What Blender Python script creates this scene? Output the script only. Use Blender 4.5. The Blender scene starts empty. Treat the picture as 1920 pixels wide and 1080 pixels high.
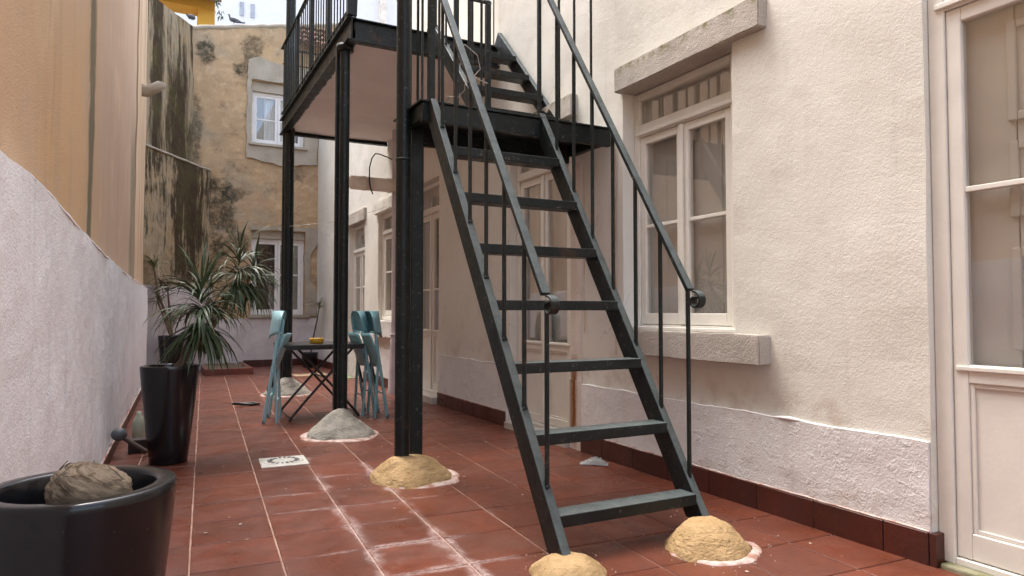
import bpy, bmesh, math, random
from mathutils import Vector, Matrix, noise, Euler
random.seed(7)
S = bpy.context.scene
COL = S.collection
R = math.radians

# ------------------------------------------------------------------ camera, sky, sun, exposure
cam_d = bpy.data.cameras.new('camera')
cam = bpy.data.objects.new('camera', cam_d)
COL.objects.link(cam)
cam_d.sensor_width = 36.0
cam_d.lens = 24.0
cam_d.clip_start = 0.05
cam_d.clip_end = 2000
cam.location = (0, 0, 1.05)
cam.rotation_euler = (R(92.0), 0, R(-27.6))
S.camera = cam

SUN_EL, SUN_AZ = 68.0, 335.0            # a high sun beyond the far end, veiled by cloud
world = bpy.data.worlds.new('World')
S.world = world
world.use_nodes = True
wn = world.node_tree
bg = wn.nodes['Background']
sky = wn.nodes.new('ShaderNodeTexSky')
sky.sky_type = 'NISHITA'
sky.sun_disc = False
sky.sun_elevation = R(SUN_EL)
sky.sun_rotation = R(SUN_AZ)
sky.dust_density = 4.0
hs = wn.nodes.new('ShaderNodeHueSaturation')
hs.inputs['Saturation'].default_value = 0.68      # overcast: a nearly colourless sky
wn.links.new(sky.outputs[0], hs.inputs['Color'])
wn.links.new(hs.outputs[0], bg.inputs['Color'])
bg.inputs['Strength'].default_value = 0.15
sun_d = bpy.data.lights.new('sun', 'SUN')
sun_d.energy = 0.6
sun_d.angle = R(25)
sun_d.color = (1.0, 0.98, 0.95)
sun = bpy.data.objects.new('sun', sun_d)
COL.objects.link(sun)
az, el = R(SUN_AZ), R(SUN_EL)
sdir = Vector((math.sin(az) * math.cos(el), math.cos(az) * math.cos(el), math.sin(el)))
sun.rotation_euler = sdir.to_track_quat('Z', 'Y').to_euler()
sun.location = (0, 0, 20)
S.view_settings.view_transform = 'Standard'
S.view_settings.look = 'None'
S.view_settings.exposure = 2.38
S.view_settings.gamma = 1.0
S.view_settings.use_curve_mapping = False
S.render.engine = 'CYCLES'
S.cycles.max_bounces = 10
S.cycles.diffuse_bounces = 6
S.cycles.transparent_max_bounces = 16
S.cycles.use_denoising = True
S.cycles.sample_clamp_indirect = 6.0

# ------------------------------------------------------------------ material helpers
class NT:
    def __init__(s, name, rough=0.8, spec=0.3):
        s.m = bpy.data.materials.new(name)
        s.m.use_nodes = True
        s.t = s.m.node_tree
        s.b = s.t.nodes['Principled BSDF']
        s.b.inputs['Roughness'].default_value = rough
        s.b.inputs['Specular IOR Level'].default_value = spec
        s._pos = None
    def new(s, k): return s.t.nodes.new(k)
    def put(s, sock, v):
        if isinstance(v, bpy.types.NodeSocket): s.t.links.new(v, sock)
        elif isinstance(v, (tuple, list)): sock.default_value = tuple(v) + ((1,) if len(v) == 3 and len(sock.default_value) == 4 else ())
        else: sock.default_value = v
    def pos(s):
        if s._pos is None: s._pos = s.new('ShaderNodeNewGeometry').outputs['Position']
        return s._pos
    def obj(s): return s.new('ShaderNodeTexCoord').outputs['Object']
    def rnd(s): return s.new('ShaderNodeObjectInfo').outputs['Random']
    def xyz(s, v=None):
        n = s.new('ShaderNodeSeparateXYZ'); s.put(n.inputs[0], v or s.pos()); return n.outputs
    def vec(s, v, scale=(1, 1, 1), off=(0, 0, 0)):
        n = s.new('ShaderNodeMapping'); s.put(n.inputs['Vector'], v)
        n.inputs['Scale'].default_value = scale; n.inputs['Location'].default_value = off
        return n.outputs[0]
    def noise(s, scale, detail=4, rough=0.55, v=None, dist=0.0):
        n = s.new('ShaderNodeTexNoise'); s.put(n.inputs['Vector'], v or s.pos())
        n.inputs['Scale'].default_value = scale; n.inputs['Detail'].default_value = detail
        n.inputs['Roughness'].default_value = rough; n.inputs['Distortion'].default_value = dist
        return n.outputs['Fac']
    def voro(s, scale, v=None, feat='F1'):
        n = s.new('ShaderNodeTexVoronoi'); s.put(n.inputs['Vector'], v or s.pos())
        n.inputs['Scale'].default_value = scale; n.feature = feat
        return n.outputs['Distance']
    def add_vec(s, v, k):
        nz = s.new('ShaderNodeTexNoise'); s.put(nz.inputs['Vector'], v); nz.inputs['Scale'].default_value = 3; nz.inputs['Detail'].default_value = 6
        m = s.new('ShaderNodeVectorMath'); m.operation = 'MULTIPLY_ADD'
        s.put(m.inputs[0], nz.outputs['Color']); m.inputs[1].default_value = (k, k, k); s.put(m.inputs[2], v)
        return m.outputs[0]
    def ramp(s, f, a, b, lo=0.0, hi=1.0):
        n = s.new('ShaderNodeMapRange'); n.interpolation_type = 'SMOOTHSTEP'
        s.put(n.inputs['Value'], f)
        for k, v in (('From Min', a), ('From Max', b), ('To Min', lo), ('To Max', hi)): n.inputs[k].default_value = v
        return n.outputs[0]
    def op(s, o, a, b=0.0, c=None):
        n = s.new('ShaderNodeMath'); n.operation = o
        s.put(n.inputs[0], a); s.put(n.inputs[1], b)
        if c is not None: s.put(n.inputs[2], c)
        return n.outputs[0]
    def mul(s, a, b): return s.op('MULTIPLY', a, b)
    def add(s, a, b): return s.op('ADD', a, b)
    def mix(s, f, a, b):
        n = s.new('ShaderNodeMix'); n.data_type = 'RGBA'
        s.put(n.inputs['Factor'], f); s.put(n.inputs['A'], a) if False else s.put(n.inputs[6], a); s.put(n.inputs[7], b)
        return n.outputs[2]
    def band(s, x, c, w, soft):
        """1 inside |x-c|<w, fading over soft"""
        d = s.op('ABSOLUTE', s.op('SUBTRACT', x, c))
        return s.ramp(d, w, w + soft, 1.0, 0.0)
    def blob(s, px, pz, cx, cz, rx, rz, nz):
        a = s.op('POWER', s.op('DIVIDE', s.op('SUBTRACT', px, cx), rx), 2)
        b = s.op('POWER', s.op('DIVIDE', s.op('SUBTRACT', pz, cz), rz), 2)
        d = s.op('SQRT', s.add(a, b))
        d = s.add(d, s.mul(s.op('SUBTRACT', nz, 0.5), 3.4))
        return s.mul(s.ramp(d, 0.45, 1.15, 1.0, 0.0), s.ramp(s.noise(13, 8, 0.8), 0.36, 0.56, 0.35, 1.0))
    def bump(s, h, dist, strength=1.0):
        n = s.new('ShaderNodeBump'); s.put(n.inputs['Height'], h)
        n.inputs['Distance'].default_value = dist; n.inputs['Strength'].default_value = strength
        s.t.links.new(n.outputs[0], s.b.inputs['Normal'])
    def col(s, c): s.put(s.b.inputs['Base Color'], c); return s
    def rough(s, r): s.put(s.b.inputs['Roughness'], r); return s

def m_plaster(name, c1, c2, c3, bscale=55, bdist=0.012, flake=0.0, splash=None):
    n = NT(name, 0.92, 0.15)
    a = n.noise(0.9, 5, 0.6); b = n.noise(5, 5, 0.65)
    c = n.mix(n.ramp(a, 0.35, 0.65), c1, c2)
    c = n.mix(n.mul(n.ramp(b, 0.52, 0.75), 0.7), c, c3)
    st = n.noise(2.2, 5, 0.6, n.vec(n.pos(), (4, 4, 0.35)))
    c = n.mix(n.mul(n.ramp(st, 0.55, 0.8), 0.3), c, tuple(x * 0.72 for x in c3))
    if splash:
        z = n.xyz()[2]
        dirt = n.mul(n.ramp(z, splash[0], splash[1], 1.0, 0.0), n.ramp(n.noise(4.5, 7, 0.7), 0.48, 0.68))
        c = n.mix(n.mul(dirt, 0.6), c, (0.45, 0.35, 0.28))
        ck = n.voro(0.9, n.add_vec(n.pos(), 0.35), 'DISTANCE_TO_EDGE')
        crack = n.mul(n.ramp(ck, 0.0, 0.004, 1.0, 0.0), n.ramp(n.noise(0.8, 3, 0.5), 0.52, 0.6))
        c = n.mix(n.mul(crack, 0.5), c, (0.35, 0.29, 0.24))
    n.col(c)
    h = n.add(n.mul(n.noise(bscale, 3, 0.6), 0.7), n.mul(n.noise(bscale * 0.28, 4, 0.6), 0.55))
    h = n.add(h, n.mul(n.ramp(n.noise(9, 6, 0.7), 0.5, 0.62), flake))
    n.bump(h, bdist, 0.9)
    return n.m

M = {}
M['stucco'] = m_plaster('cream stucco', (0.66, 0.637, 0.562), (0.71, 0.692, 0.628), (0.60, 0.567, 0.485), 120, 0.0034, 0.10, (0.50, 0.80))
M['plinth'] = m_plaster('pale pink plinth render', (0.665, 0.645, 0.625), (0.71, 0.695, 0.68), (0.60, 0.555, 0.515), 100, 0.005, 0.55, (0.12, 0.32))
M['white_wall'] = None

def m_whitewall():
    n = NT('whitewashed render', 0.92, 0.15)
    y = n.xyz()
    sp = n.noise(90, 3, 0.7)
    c = n.mix(n.ramp(n.noise(1.3, 5), 0.35, 0.7), (0.80, 0.785, 0.785), (0.86, 0.85, 0.85))
    c = n.mix(n.mul(n.ramp(sp, 0.55, 0.72), 0.5), c, (0.70, 0.64, 0.62))
    st = n.noise(1.8, 6, 0.65, n.vec(n.pos(), (5, 5, 0.3)))
    c = n.mix(n.mul(n.ramp(st, 0.52, 0.72), 0.55), c, (0.60, 0.61, 0.63))
    low = n.ramp(y[2], 0.0, 0.5, 0.35, 0.0)
    c = n.mix(n.mul(low, n.ramp(n.noise(6, 5), 0.4, 0.65)), c, (0.42, 0.36, 0.33))
    n.col(c)
    n.bump(n.add(n.noise(110, 3, 0.7), n.mul(n.noise(22, 4), 1.0)), 0.0055, 0.9)
    return n.m
M['white_wall'] = m_whitewall()

def m_ochre():
    n = NT('ochre limewash', 0.93, 0.12)
    p = n.xyz(); Y, Z = p[1], p[2]
    wob = n.add(n.mul(n.op('SUBTRACT', n.noise(0.7, 4), 0.5), 0.3), n.mul(n.op('SUBTRACT', n.noise(7, 5, 0.7), 0.5), 0.16))
    y2 = n.add(Y, wob)
    c = n.mix(n.ramp(n.noise(0.55, 5, 0.6), 0.36, 0.66), (0.63, 0.405, 0.20), (0.58, 0.40, 0.25))
    pink = n.ramp(Y, 3.6, 6.5)
    c = n.mix(n.mul(pink, 0.75), c, (0.56, 0.415, 0.315))
    streak = n.noise(1.3, 6, 0.65, n.vec(n.pos(), (4, 4, 0.12)))
    c = n.mix(n.mul(n.ramp(streak, 0.5, 0.75), 0.4), c, (0.40, 0.285, 0.195))
    c = n.mix(n.mul(n.ramp(n.noise(1.9, 5), 0.55, 0.75), 0.5), c, (0.72, 0.54, 0.35))
    fine = n.noise(3.5, 6, 0.7, n.vec(n.pos(), (3, 3, 0.25)))
    c = n.mix(n.mul(n.ramp(n.noise(28, 6, 0.8), 0.52, 0.72), 0.35), c, (0.42, 0.29, 0.18))
    c = n.mix(n.mul(n.ramp(n.noise(3.4, 7, 0.72, n.vec(n.pos(), (1, 1, .7), (4, 1, 6))), 0.5, 0.68), 0.4), c, (0.50, 0.37, 0.26))
    # rain streak down the joint
    s1 = n.mul(n.band(y2, 5.02, 0.07, 0.13), n.ramp(fine, 0.2, 0.5, 0.45, 0.95))
    c = n.mix(s1, c, (0.16, 0.14, 0.085))
    s2 = n.mul(n.band(y2, 3.55, 0.02, 0.16), n.ramp(fine, 0.40, 0.70, 0.0, 0.4))
    c = n.mix(s2, c, (0.36, 0.25, 0.16))
    s3 = n.mul(n.band(y2, 9.15, 0.12, 0.5), n.mul(n.ramp(Z, 3.6, 2.6), n.ramp(fine, 0.3, 0.55, 0.3, 1.0)))
    c = n.mix(s3, c, (0.26, 0.23, 0.155))
    s4 = n.mul(n.band(y2, 8.4, 0.25, 0.3), n.mul(n.ramp(Z, 4.4, 5.2), n.ramp(fine, 0.4, 0.6, 0.0, 0.9)))
    c = n.mix(s4, c, (0.62, 0.56, 0.46))
    n.col(c)
    n.bump(n.add(n.mul(n.noise(110, 3, 0.65), 0.8), n.mul(n.noise(8, 4), .5)), 0.006, 0.7)
    return n.m
M['ochre'] = m_ochre()
def m_peach():
    n = NT('peach corner render', 0.93, 0.12)
    st = n.noise(1.5, 6, 0.65, n.vec(n.pos(), (6, 6, 0.15)))
    c = n.mix(n.ramp(st, 0.38, 0.68), (0.70, 0.51, 0.34), (0.36, 0.26, 0.165))
    n.col(c); n.bump(n.noise(40, 3), 0.006, 0.7); return n.m
M['peach'] = m_peach()

def m_mossy(name, low):
    n = NT(name, 0.95, 0.1)
    p = n.xyz()
    s = n.add(n.mul(n.op('SUBTRACT', p[0], 0.575), -0.53), n.mul(n.op('SUBTRACT', p[1], 13.95), -0.85))
    v = n.vec(n.pos(), (3, 3, 0.28))
    st = n.noise(2.4, 8, 0.72, v)
    f2 = n.noise(4.5, 8, 0.7, n.vec(n.pos(), (2.2, 2.2, 0.35)))
    bl = n.noise(2.4, 8, 0.68)
    base = n.mix(n.ramp(bl, 0.35, 0.65), (0.36, 0.26, 0.15), (0.30, 0.245, 0.165))
    c = n.mix(n.ramp(f2, 0.5, 0.7), base, (0.47, 0.41, 0.31))
    if low:
        d = n.add(n.add(st, n.mul(n.op('SUBTRACT', f2, 0.5), 0.7)), n.mul(n.band(s, 0.62, 0.15, 0.55), 0.2))
        d = n.add(d, n.ramp(p[2], 1.3, 2.9, -0.08, 0.08))
        d = n.add(d, n.mul(n.op('SUBTRACT', bl, 0.5), 0.45))
        dark = n.ramp(d, 0.545, 0.69)
    else:
        d = n.add(st, n.mul(n.band(s, 0.5, 0.12, 0.4), n.ramp(p[2], 6.3, 4.8, 0.0, 0.2)))
        d = n.add(d, n.mul(n.band(s, 1.15, 0.06, 0.2), 0.2))
        d = n.add(d, n.mul(n.op('SUBTRACT', f2, 0.5), 0.5))
        dark = n.ramp(d, 0.45, 0.66)
    dk = n.mix(n.ramp(n.noise(3, 5), 0.42, 0.62), (0.05, 0.033, 0.02), (0.062, 0.05, 0.022))
    c = n.mix(n.mul(dark, 0.95), c, dk)
    n.col(c)
    n.bump(n.add(n.noise(30, 5, 0.7), n.mul(bl, 2.0)), 0.02, 0.8)
    return n.m
M['mossy'] = m_mossy('mossy black streaked render', False)
M['mossy_low'] = m_mossy('mossy black streaked buttress render', True)

def m_back():
    n = NT('weathered tan render', 0.94, 0.12)
    p = n.xyz(); X, Z = p[0], p[2]
    bl = n.noise(1.6, 8, 0.66); f = n.noise(6, 7, 0.7)
    c = n.mix(n.ramp(bl, 0.34, 0.62), (0.50, 0.345, 0.195), (0.43, 0.305, 0.185))
    c = n.mix(n.mul(n.ramp(f, 0.5, 0.7), 0.65), c, (0.60, 0.45, 0.28))
    c = n.mix(n.mul(n.ramp(n.noise(2.6, 8, 0.7), 0.52, 0.68), 0.7), c, (0.20, 0.145, 0.09))
    c = n.mix(n.mul(n.ramp(n.noise(1.1, 6, 0.6, n.vec(n.pos(), (1, 1, 1), (5, 2, 9))), 0.53, 0.66), 0.6), c, (0.36, 0.31, 0.225))
    nz = n.noise(3.2, 7, 0.7)
    for cx, cz, rx, rz, k in ((0.76, 5.95, 0.17, 0.30, 1), (1.42, 5.78, 0.2, 0.2, 1), (1.58, 6.1, 0.22, 0.28, .8), (1.05, 2.85, 0.32, 0.75, .95), (0.62, 4.4, 0.11, 0.65, .8),
                              (1.3, 3.3, 0.3, 0.12, .7), (0.88, 3.4, 0.25, 0.3, .8), (0.7, 1.9, 0.8, 0.5, .5), (2.4, 3.75, 0.22, 0.14, .4), (1.3, 2.4, 0.35, 0.3, .75)):
        c = n.mix(n.mul(n.blob(X, Z, cx, cz, rx, rz, nz), 0.92 * k), c, (0.045, 0.042, 0.028))
    n.col(c)
    n.bump(n.add(n.noise(35, 5, 0.7), n.mul(bl, 2.0)), 0.018, 0.8)
    return n.m
M['back'] = m_back()

def m_simple(name, c, rough=0.6, spec=0.4, var=0.15, bs=30, bd=0.003, c2=None, metal=0.0, scale=6):
    n = NT(name, rough, spec)
    c2 = c2 or tuple(x * (1 - var * 2) for x in c)
    n.col(n.mix(n.ramp(n.noise(scale, 5, 0.6, n.obj()), 0.35, 0.7), c, c2))
    n.b.inputs['Metallic'].default_value = metal
    if bd: n.bump(n.noise(bs, 4, 0.6, n.obj()), bd, 0.6)
    return n.m
M['grey_render'] = m_simple('grey cement render', (0.41, 0.36, 0.285), 0.95, 0.1, 0.12, 28, 0.012, (0.33, 0.285, 0.22), scale=3)
M['white_base'] = m_simple('white painted base render', (0.62, 0.58, 0.57), 0.92, 0.12, 0.1, 20, 0.010, (0.50, 0.43, 0.41), scale=2.5)
M['cream_paint'] = m_simple('cream painted wood', (0.72, 0.695, 0.625), 0.45, 0.4, 0.04, 60, 0.001)
M['white_paint'] = m_simple('white painted wood', (0.74, 0.72, 0.69), 0.45, 0.4, 0.04, 60, 0.001)
M['stone'] = None
def m_stone():
    n = NT('grey limestone', 0.92, 0.15)
    p = n.xyz()
    c = n.mix(n.ramp(n.noise(4, 6, 0.65), 0.35, 0.65), (0.42, 0.38, 0.33), (0.50, 0.455, 0.40))
    c = n.mix(n.mul(n.ramp(n.noise(60, 4, 0.7), 0.55, 0.75), 0.6), c, (0.22, 0.19, 0.16))
    nrm = n.xyz(n.new('ShaderNodeNewGeometry').outputs['Normal'])
    moss = n.mul(n.ramp(p[2], 2.66, 2.74), n.ramp(n.noise(11, 6, 0.7), 0.47, 0.60))
    c = n.mix(n.mul(moss, 0.9), c, (0.20, 0.19, 0.07))
    n.col(c); n.bump(n.add(n.noise(80, 4, 0.7), n.noise(14, 5)), 0.010, 0.9); return n.m
M['stone'] = m_stone()

def m_iron():
    n = NT('dark green black iron paint', 0.42, 0.30)
    p = n.pos()
    c = n.mix(n.ramp(n.noise(7, 5, 0.6, p), 0.35, 0.65), (0.005, 0.0085, 0.008), (0.010, 0.014, 0.0135))
    chip = n.ramp(n.noise(38, 6, 0.75, p), 0.60, 0.66)
    c = n.mix(n.mul(chip, 0.75), c, (0.16, 0.145, 0.12))
    rust = n.ramp(n.noise(5, 8, 0.75, p), 0.58, 0.68)
    c = n.mix(n.mul(rust, 0.6), c, (0.07, 0.03, 0.014))
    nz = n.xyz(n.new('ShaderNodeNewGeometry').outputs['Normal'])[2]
    sky_sheen = n.mul(n.ramp(nz, 0.35, 0.6), n.ramp(n.noise(16, 7, 0.7, p), 0.25, 0.62, 0.45, 1.0))  # sky reflection on upward faces painted into the base colour, broken up by noise
    c = n.mix(n.mul(sky_sheen, 0.9), c, (0.10, 0.12, 0.118))
    n.col(c); n.rough(n.ramp(n.noise(13, 5, 0.6, p), 0.3, 0.7, 0.30, 0.5))
    n.bump(n.noise(45, 4, 0.6, p), 0.003, 0.6); return n.m
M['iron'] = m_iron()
def m_soffit():
    n = NT('pink plaster soffit', 0.92, 0.12)
    c = n.mix(n.ramp(n.noise(1.5, 5), 0.35, 0.65), (0.78, 0.74, 0.71), (0.84, 0.80, 0.77))
    n.col(c); n.bump(n.noise(12, 5), 0.010, 0.7); return n.m
M['soffit'] = m_soffit()

TA = R(3.35); TS = 0.3555; TU0 = -0.042; TV0 = 3.06
E1 = Vector((math.cos(TA), -math.sin(TA), 0)); E2 = Vector((math.sin(TA), math.cos(TA), 0))
def efflo(n):
    """white lime bloom that follows the joints round the stair footings"""
    p = n.xyz()
    u = n.add(n.mul(p[0], E1.x), n.mul(p[1], E1.y)); v = n.add(n.mul(p[0], E2.x), n.mul(p[1], E2.y))
    def jd(q, o):
        f = n.op('FRACT', n.add(n.op('DIVIDE', n.op('SUBTRACT', q, o), TS), 10.5))
        return n.op('ABSOLUTE', n.op('SUBTRACT', f, 0.5))       # 0 on a joint, .5 mid tile
    du, dv = jd(u, TU0), jd(v, TV0)
    d = n.op('MINIMUM', du, n.add(n.mul(dv, 1.3), n.mul(n.ramp(n.noise(1.3, 4, 0.6, n.vec(n.pos(), (1, 1, 1), (2, 6, 4))), 0.44, 0.56), 0.14)))
    nz = n.noise(2.6, 6, 0.65); n2 = n.noise(9, 6, 0.7)
    reg = n.op('MAXIMUM', n.blob(p[0], p[1], 0.98, 2.95, 0.50, 1.1, nz), n.mul(n.blob(p[0], p[1], 1.08, 4.1, 0.38, 0.8, nz), 1.0))
    wd = n.mul(n.op('SUBTRACT', n.noise(1.7, 5, 0.6, n.vec(n.pos(), (1, 1, 1), (7, 3, 2))), 0.48), 0.62)
    near = n.ramp(n.op('SUBTRACT', n.add(d, n.mul(n.op('SUBTRACT', n2, 0.5), 0.22)), wd), -0.01, 0.13, 1.0, 0.0)
    near = n.mul(near, n.ramp(n.noise(55, 5, 0.8), 0.36, 0.62, 0.12, 1.0))
    patch = n.mul(n.ramp(nz, 0.53, 0.66), n.mul(n.mul(n.ramp(n2, 0.36, 0.66, 0.1, 0.8), n.ramp(n.noise(40, 6, 0.8), 0.38, 0.62, 0.2, 1.0)), n.ramp(d, 0.0, 0.4, 1.0, 0.2)))
    return n.mul(n.mul(reg, n.op('MAXIMUM', near, patch)), 0.62)
def m_tile(name, base, base2, bloom=True, rnd=True):
    n = NT(name, 0.4, 0.38)
    c = n.mix(n.ramp(n.noise(3.2, 6, 0.65), 0.35, 0.66), base, base2)
    c = n.mix(n.mul(n.ramp(n.noise(17, 6, 0.7), 0.5, 0.72), 0.55), c, tuple(x * 0.55 for x in base))
    c = n.mix(n.mul(n.ramp(n.noise(7, 6, 0.7, n.vec(n.pos(), (1, 1, 1), (3, 8, 1))), 0.56, 0.7), 0.5), c, (0.20, 0.055, 0.026))
    if rnd: c = n.mix(n.mul(n.rnd(), 0.5), c, tuple(x * 0.58 for x in base2))
    c = n.mix(n.mul(n.ramp(n.noise(1.1, 7, 0.65), 0.5, 0.7), 0.42), c, (0.115, 0.062, 0.046))
    r = n.ramp(n.noise(5, 6, 0.65), 0.3, 0.7, 0.26, 0.5)
    if bloom:
        e = efflo(n)
        c = n.mix(e, c, (0.56, 0.46, 0.43))
        r = n.add(r, n.mul(e, 0.4))
    n.col(c); n.rough(r)
    n.bump(n.add(n.noise(55, 4), n.mul(n.noise(4, 3), 2.0)), 0.0022, 0.6)
    return n.m
M['tile'] = m_tile('red brown glazed floor tile', (0.160, 0.042, 0.021), (0.112, 0.034, 0.019))
M['base_tile'] = m_tile('dark red skirting tile', (0.085, 0.020, 0.013), (0.06, 0.018, 0.012), False)
def m_grout():
    n = NT('pale cement grout', 0.95, 0.1)
    c = n.mix(n.ramp(n.noise(3, 6, 0.65), 0.35, 0.65), (0.40, 0.27, 0.21), (0.27, 0.155, 0.115))
    c = n.mix(efflo(n), c, (0.58, 0.47, 0.44))
    n.col(c); return n.m
M['grout'] = m_grout()
def m_mound(name, c1, c2, c3, specks=0.7):
    n = NT(name, 0.95, 0.1)
    c = n.mix(n.ramp(n.noise(7, 6, 0.65), 0.36, 0.64), c1, c2)
    c = n.mix(n.mul(n.ramp(n.noise(30, 6, 0.75), 0.58, 0.68), specks), c, c3)
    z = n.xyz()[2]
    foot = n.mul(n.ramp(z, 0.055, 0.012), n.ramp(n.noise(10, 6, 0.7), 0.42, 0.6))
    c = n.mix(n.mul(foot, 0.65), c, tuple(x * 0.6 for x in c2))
    n.col(c)
    n.bump(n.add(n.noise(40, 5, 0.7), n.mul(n.noise(11, 5, 0.6, n.vec(n.pos(), (1, 1, 3))), 2)), 0.014, 0.9)
    return n.m
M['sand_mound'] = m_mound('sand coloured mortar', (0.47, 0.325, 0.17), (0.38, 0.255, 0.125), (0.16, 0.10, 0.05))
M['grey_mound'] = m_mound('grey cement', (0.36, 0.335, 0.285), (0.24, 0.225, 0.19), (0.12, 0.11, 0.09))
M['lime'] = m_simple('white lime crust', (0.56, 0.46, 0.41), 0.95, 0.1, 0.1, 25, 0.004, (0.30, 0.15, 0.11), scale=14)
M['pot'] = None
def m_pot():
    n = NT('glossy black glazed planter', 0.16, 0.38)
    c = n.mix(n.ramp(n.noise(120, 3, 0.7, n.obj()), 0.70, 0.76), (0.008, 0.008, 0.009), (0.12, 0.115, 0.11))
    n.col(c); n.rough(n.ramp(n.noise(4, 5, 0.6, n.obj()), 0.35, 0.7, 0.13, 0.30)); return n.m
M['pot'] = m_pot()
def m_leaf():
    n = NT('dracaena leaf', 0.48, 0.35)
    r = n.rnd()
    c = n.mix(r, (0.028, 0.055, 0.02), (0.085, 0.115, 0.055))
    z = n.xyz(n.obj())[0]
    c = n.mix(n.mul(n.ramp(n.noise(20, 3, 0.6, n.obj()), 0.55, 0.7), 0.4), c, (0.10, 0.115, 0.05))
    c = n.mix(n.mul(n.ramp(z, 0.27, 0.40), n.ramp(r, 0.5, 0.9, 0.1, 0.9)), c, (0.17, 0.11, 0.05))
    n.col(c)
    n.b.inputs['Transmission Weight'].default_value = 0.0
    return n.m
M['leaf'] = m_leaf()
M['dry_leaf'] = m_simple('reddish dracaena leaf', (0.12, 0.085, 0.055), 0.5, 0.4, 0.2, 20, 0, (0.07, 0.06, 0.03))
M['pale_leaf'] = m_simple('pale olive leaf', (0.16, 0.16, 0.075), 0.5, 0.4, 0.2, 20, 0, (0.10, 0.10, 0.04))
M['stem'] = m_simple('plant stem bark', (0.17, 0.12, 0.08), 0.9, 0.1, 0.2, 30, 0.006)
M['soil'] = m_simple('dry earth', (0.20, 0.15, 0.105), 1.0, 0.05, 0.25, 25, 0.03)
M['teal'] = m_simple('light teal plastic', (0.30, 0.50, 0.535), 0.35, 0.4, 0.06, 40, 0.0)
M['dark_teal'] = m_simple('dull teal plastic', (0.20, 0.39, 0.43), 0.4, 0.4, 0.06, 40, 0.0)
M['grey_plastic'] = m_simple('grey plastic', (0.11, 0.115, 0.12), 0.5, 0.4, 0.1, 20, 0.002)
M['black'] = m_simple('black painted metal', (0.012, 0.012, 0.013), 0.4, 0.45, 0.1, 30, 0.001)
M['tabletop'] = m_simple('black table top', (0.016, 0.016, 0.018), 0.32, 0.5, 0.1, 30, 0.001)
M['yellow'] = m_simple('yellow glazed ceramic', (0.62, 0.33, 0.02), 0.3, 0.5, 0.08, 20, 0)
M['drain_white'] = m_simple('off white plastic', (0.58, 0.56, 0.50), 0.55, 0.4, 0.08, 20, 0.001, (0.45, 0.43, 0.37))
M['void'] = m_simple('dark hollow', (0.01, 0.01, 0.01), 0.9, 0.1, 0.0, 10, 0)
M['husk'] = None
def m_husk():
    n = NT('dry fibrous husk', 0.98, 0.05)
    v = n.vec(n.obj(), (1, 1, 5))
    f = n.noise(12, 7, 0.75, v, 0.6)
    c = n.mix(n.ramp(f, 0.34, 0.62), (0.13, 0.09, 0.06), (0.42, 0.33, 0.235))
    c = n.mix(n.ramp(n.noise(7, 5, 0.6, n.obj()), 0.46, 0.62), c, (0.38, 0.30, 0.21))
    n.col(c); n.bump(n.noise(22, 7, 0.8, v, 0.5), 0.02, 1.0); return n.m
M['husk'] = m_husk()
M['shutter'] = m_simple('beige inner shutter paint', (0.60, 0.58, 0.54), 0.55, 0.3, 0.04, 30, 0.001)
M['room'] = m_simple('dim room plaster', (0.16, 0.14, 0.12), 0.9, 0.1, 0.1, 10, 0)
M['curtain'] = m_simple('pale blue grey curtain', (0.45, 0.47, 0.52), 0.9, 0.1, 0.1, 10, 0)
M['pipe'] = m_simple('cream painted pipe', (0.84, 0.78, 0.68), 0.8, 0.2, 0.15, 14, 0.012, (0.68, 0.60, 0.50))
M['lilac_pipe'] = m_simple('pale lilac painted pipe', (0.58, 0.53, 0.54), 0.75, 0.2, 0.08, 14, 0.006)
M['cord'] = m_simple('pale cord', (0.55, 0.52, 0.47), 0.8, 0.1, 0.05, 10, 0)
M['rag'] = m_simple('grey rag', (0.33, 0.32, 0.31), 0.95, 0.1, 0.2, 30, 0.01)
M['green_bag'] = m_simple('pale green cloth', (0.28, 0.33, 0.20), 0.9, 0.1, 0.2, 30, 0.01)
M['mat'] = m_simple('beige mat', (0.42, 0.30, 0.20), 0.95, 0.1, 0.2, 60, 0.01)
M['yellow_wall'] = m_simple('yellow limewash', (0.66, 0.37, 0.07), 0.9, 0.1, 0.08, 20, 0.004, scale=1)
M['roof_tile'] = m_simple('brown clay roof tile', (0.20, 0.12, 0.08), 0.9, 0.1, 0.2, 20, 0.01)
M['far_white'] = m_simple('white building render', (0.80, 0.79, 0.78), 0.9, 0.1, 0.03, 20, 0.004)
M['feather'] = m_simple('grey feathers', (0.12, 0.12, 0.13), 0.8, 0.1, 0.2, 20, 0)
M['ground'] = m_simple('bare earth ground', (0.22, 0.19, 0.16), 1.0, 0.05, 0.2, 5, 0.02, scale=0.5)
M['bottle'] = m_simple('cloudy green plastic', (0.42, 0.45, 0.33), 0.4, 0.4, 0.1, 10, 0)
M['chip'] = m_simple('pale flakes', (0.52, 0.42, 0.34), 0.9, 0.1, 0.2, 10, 0)
M['rust'] = None
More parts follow.
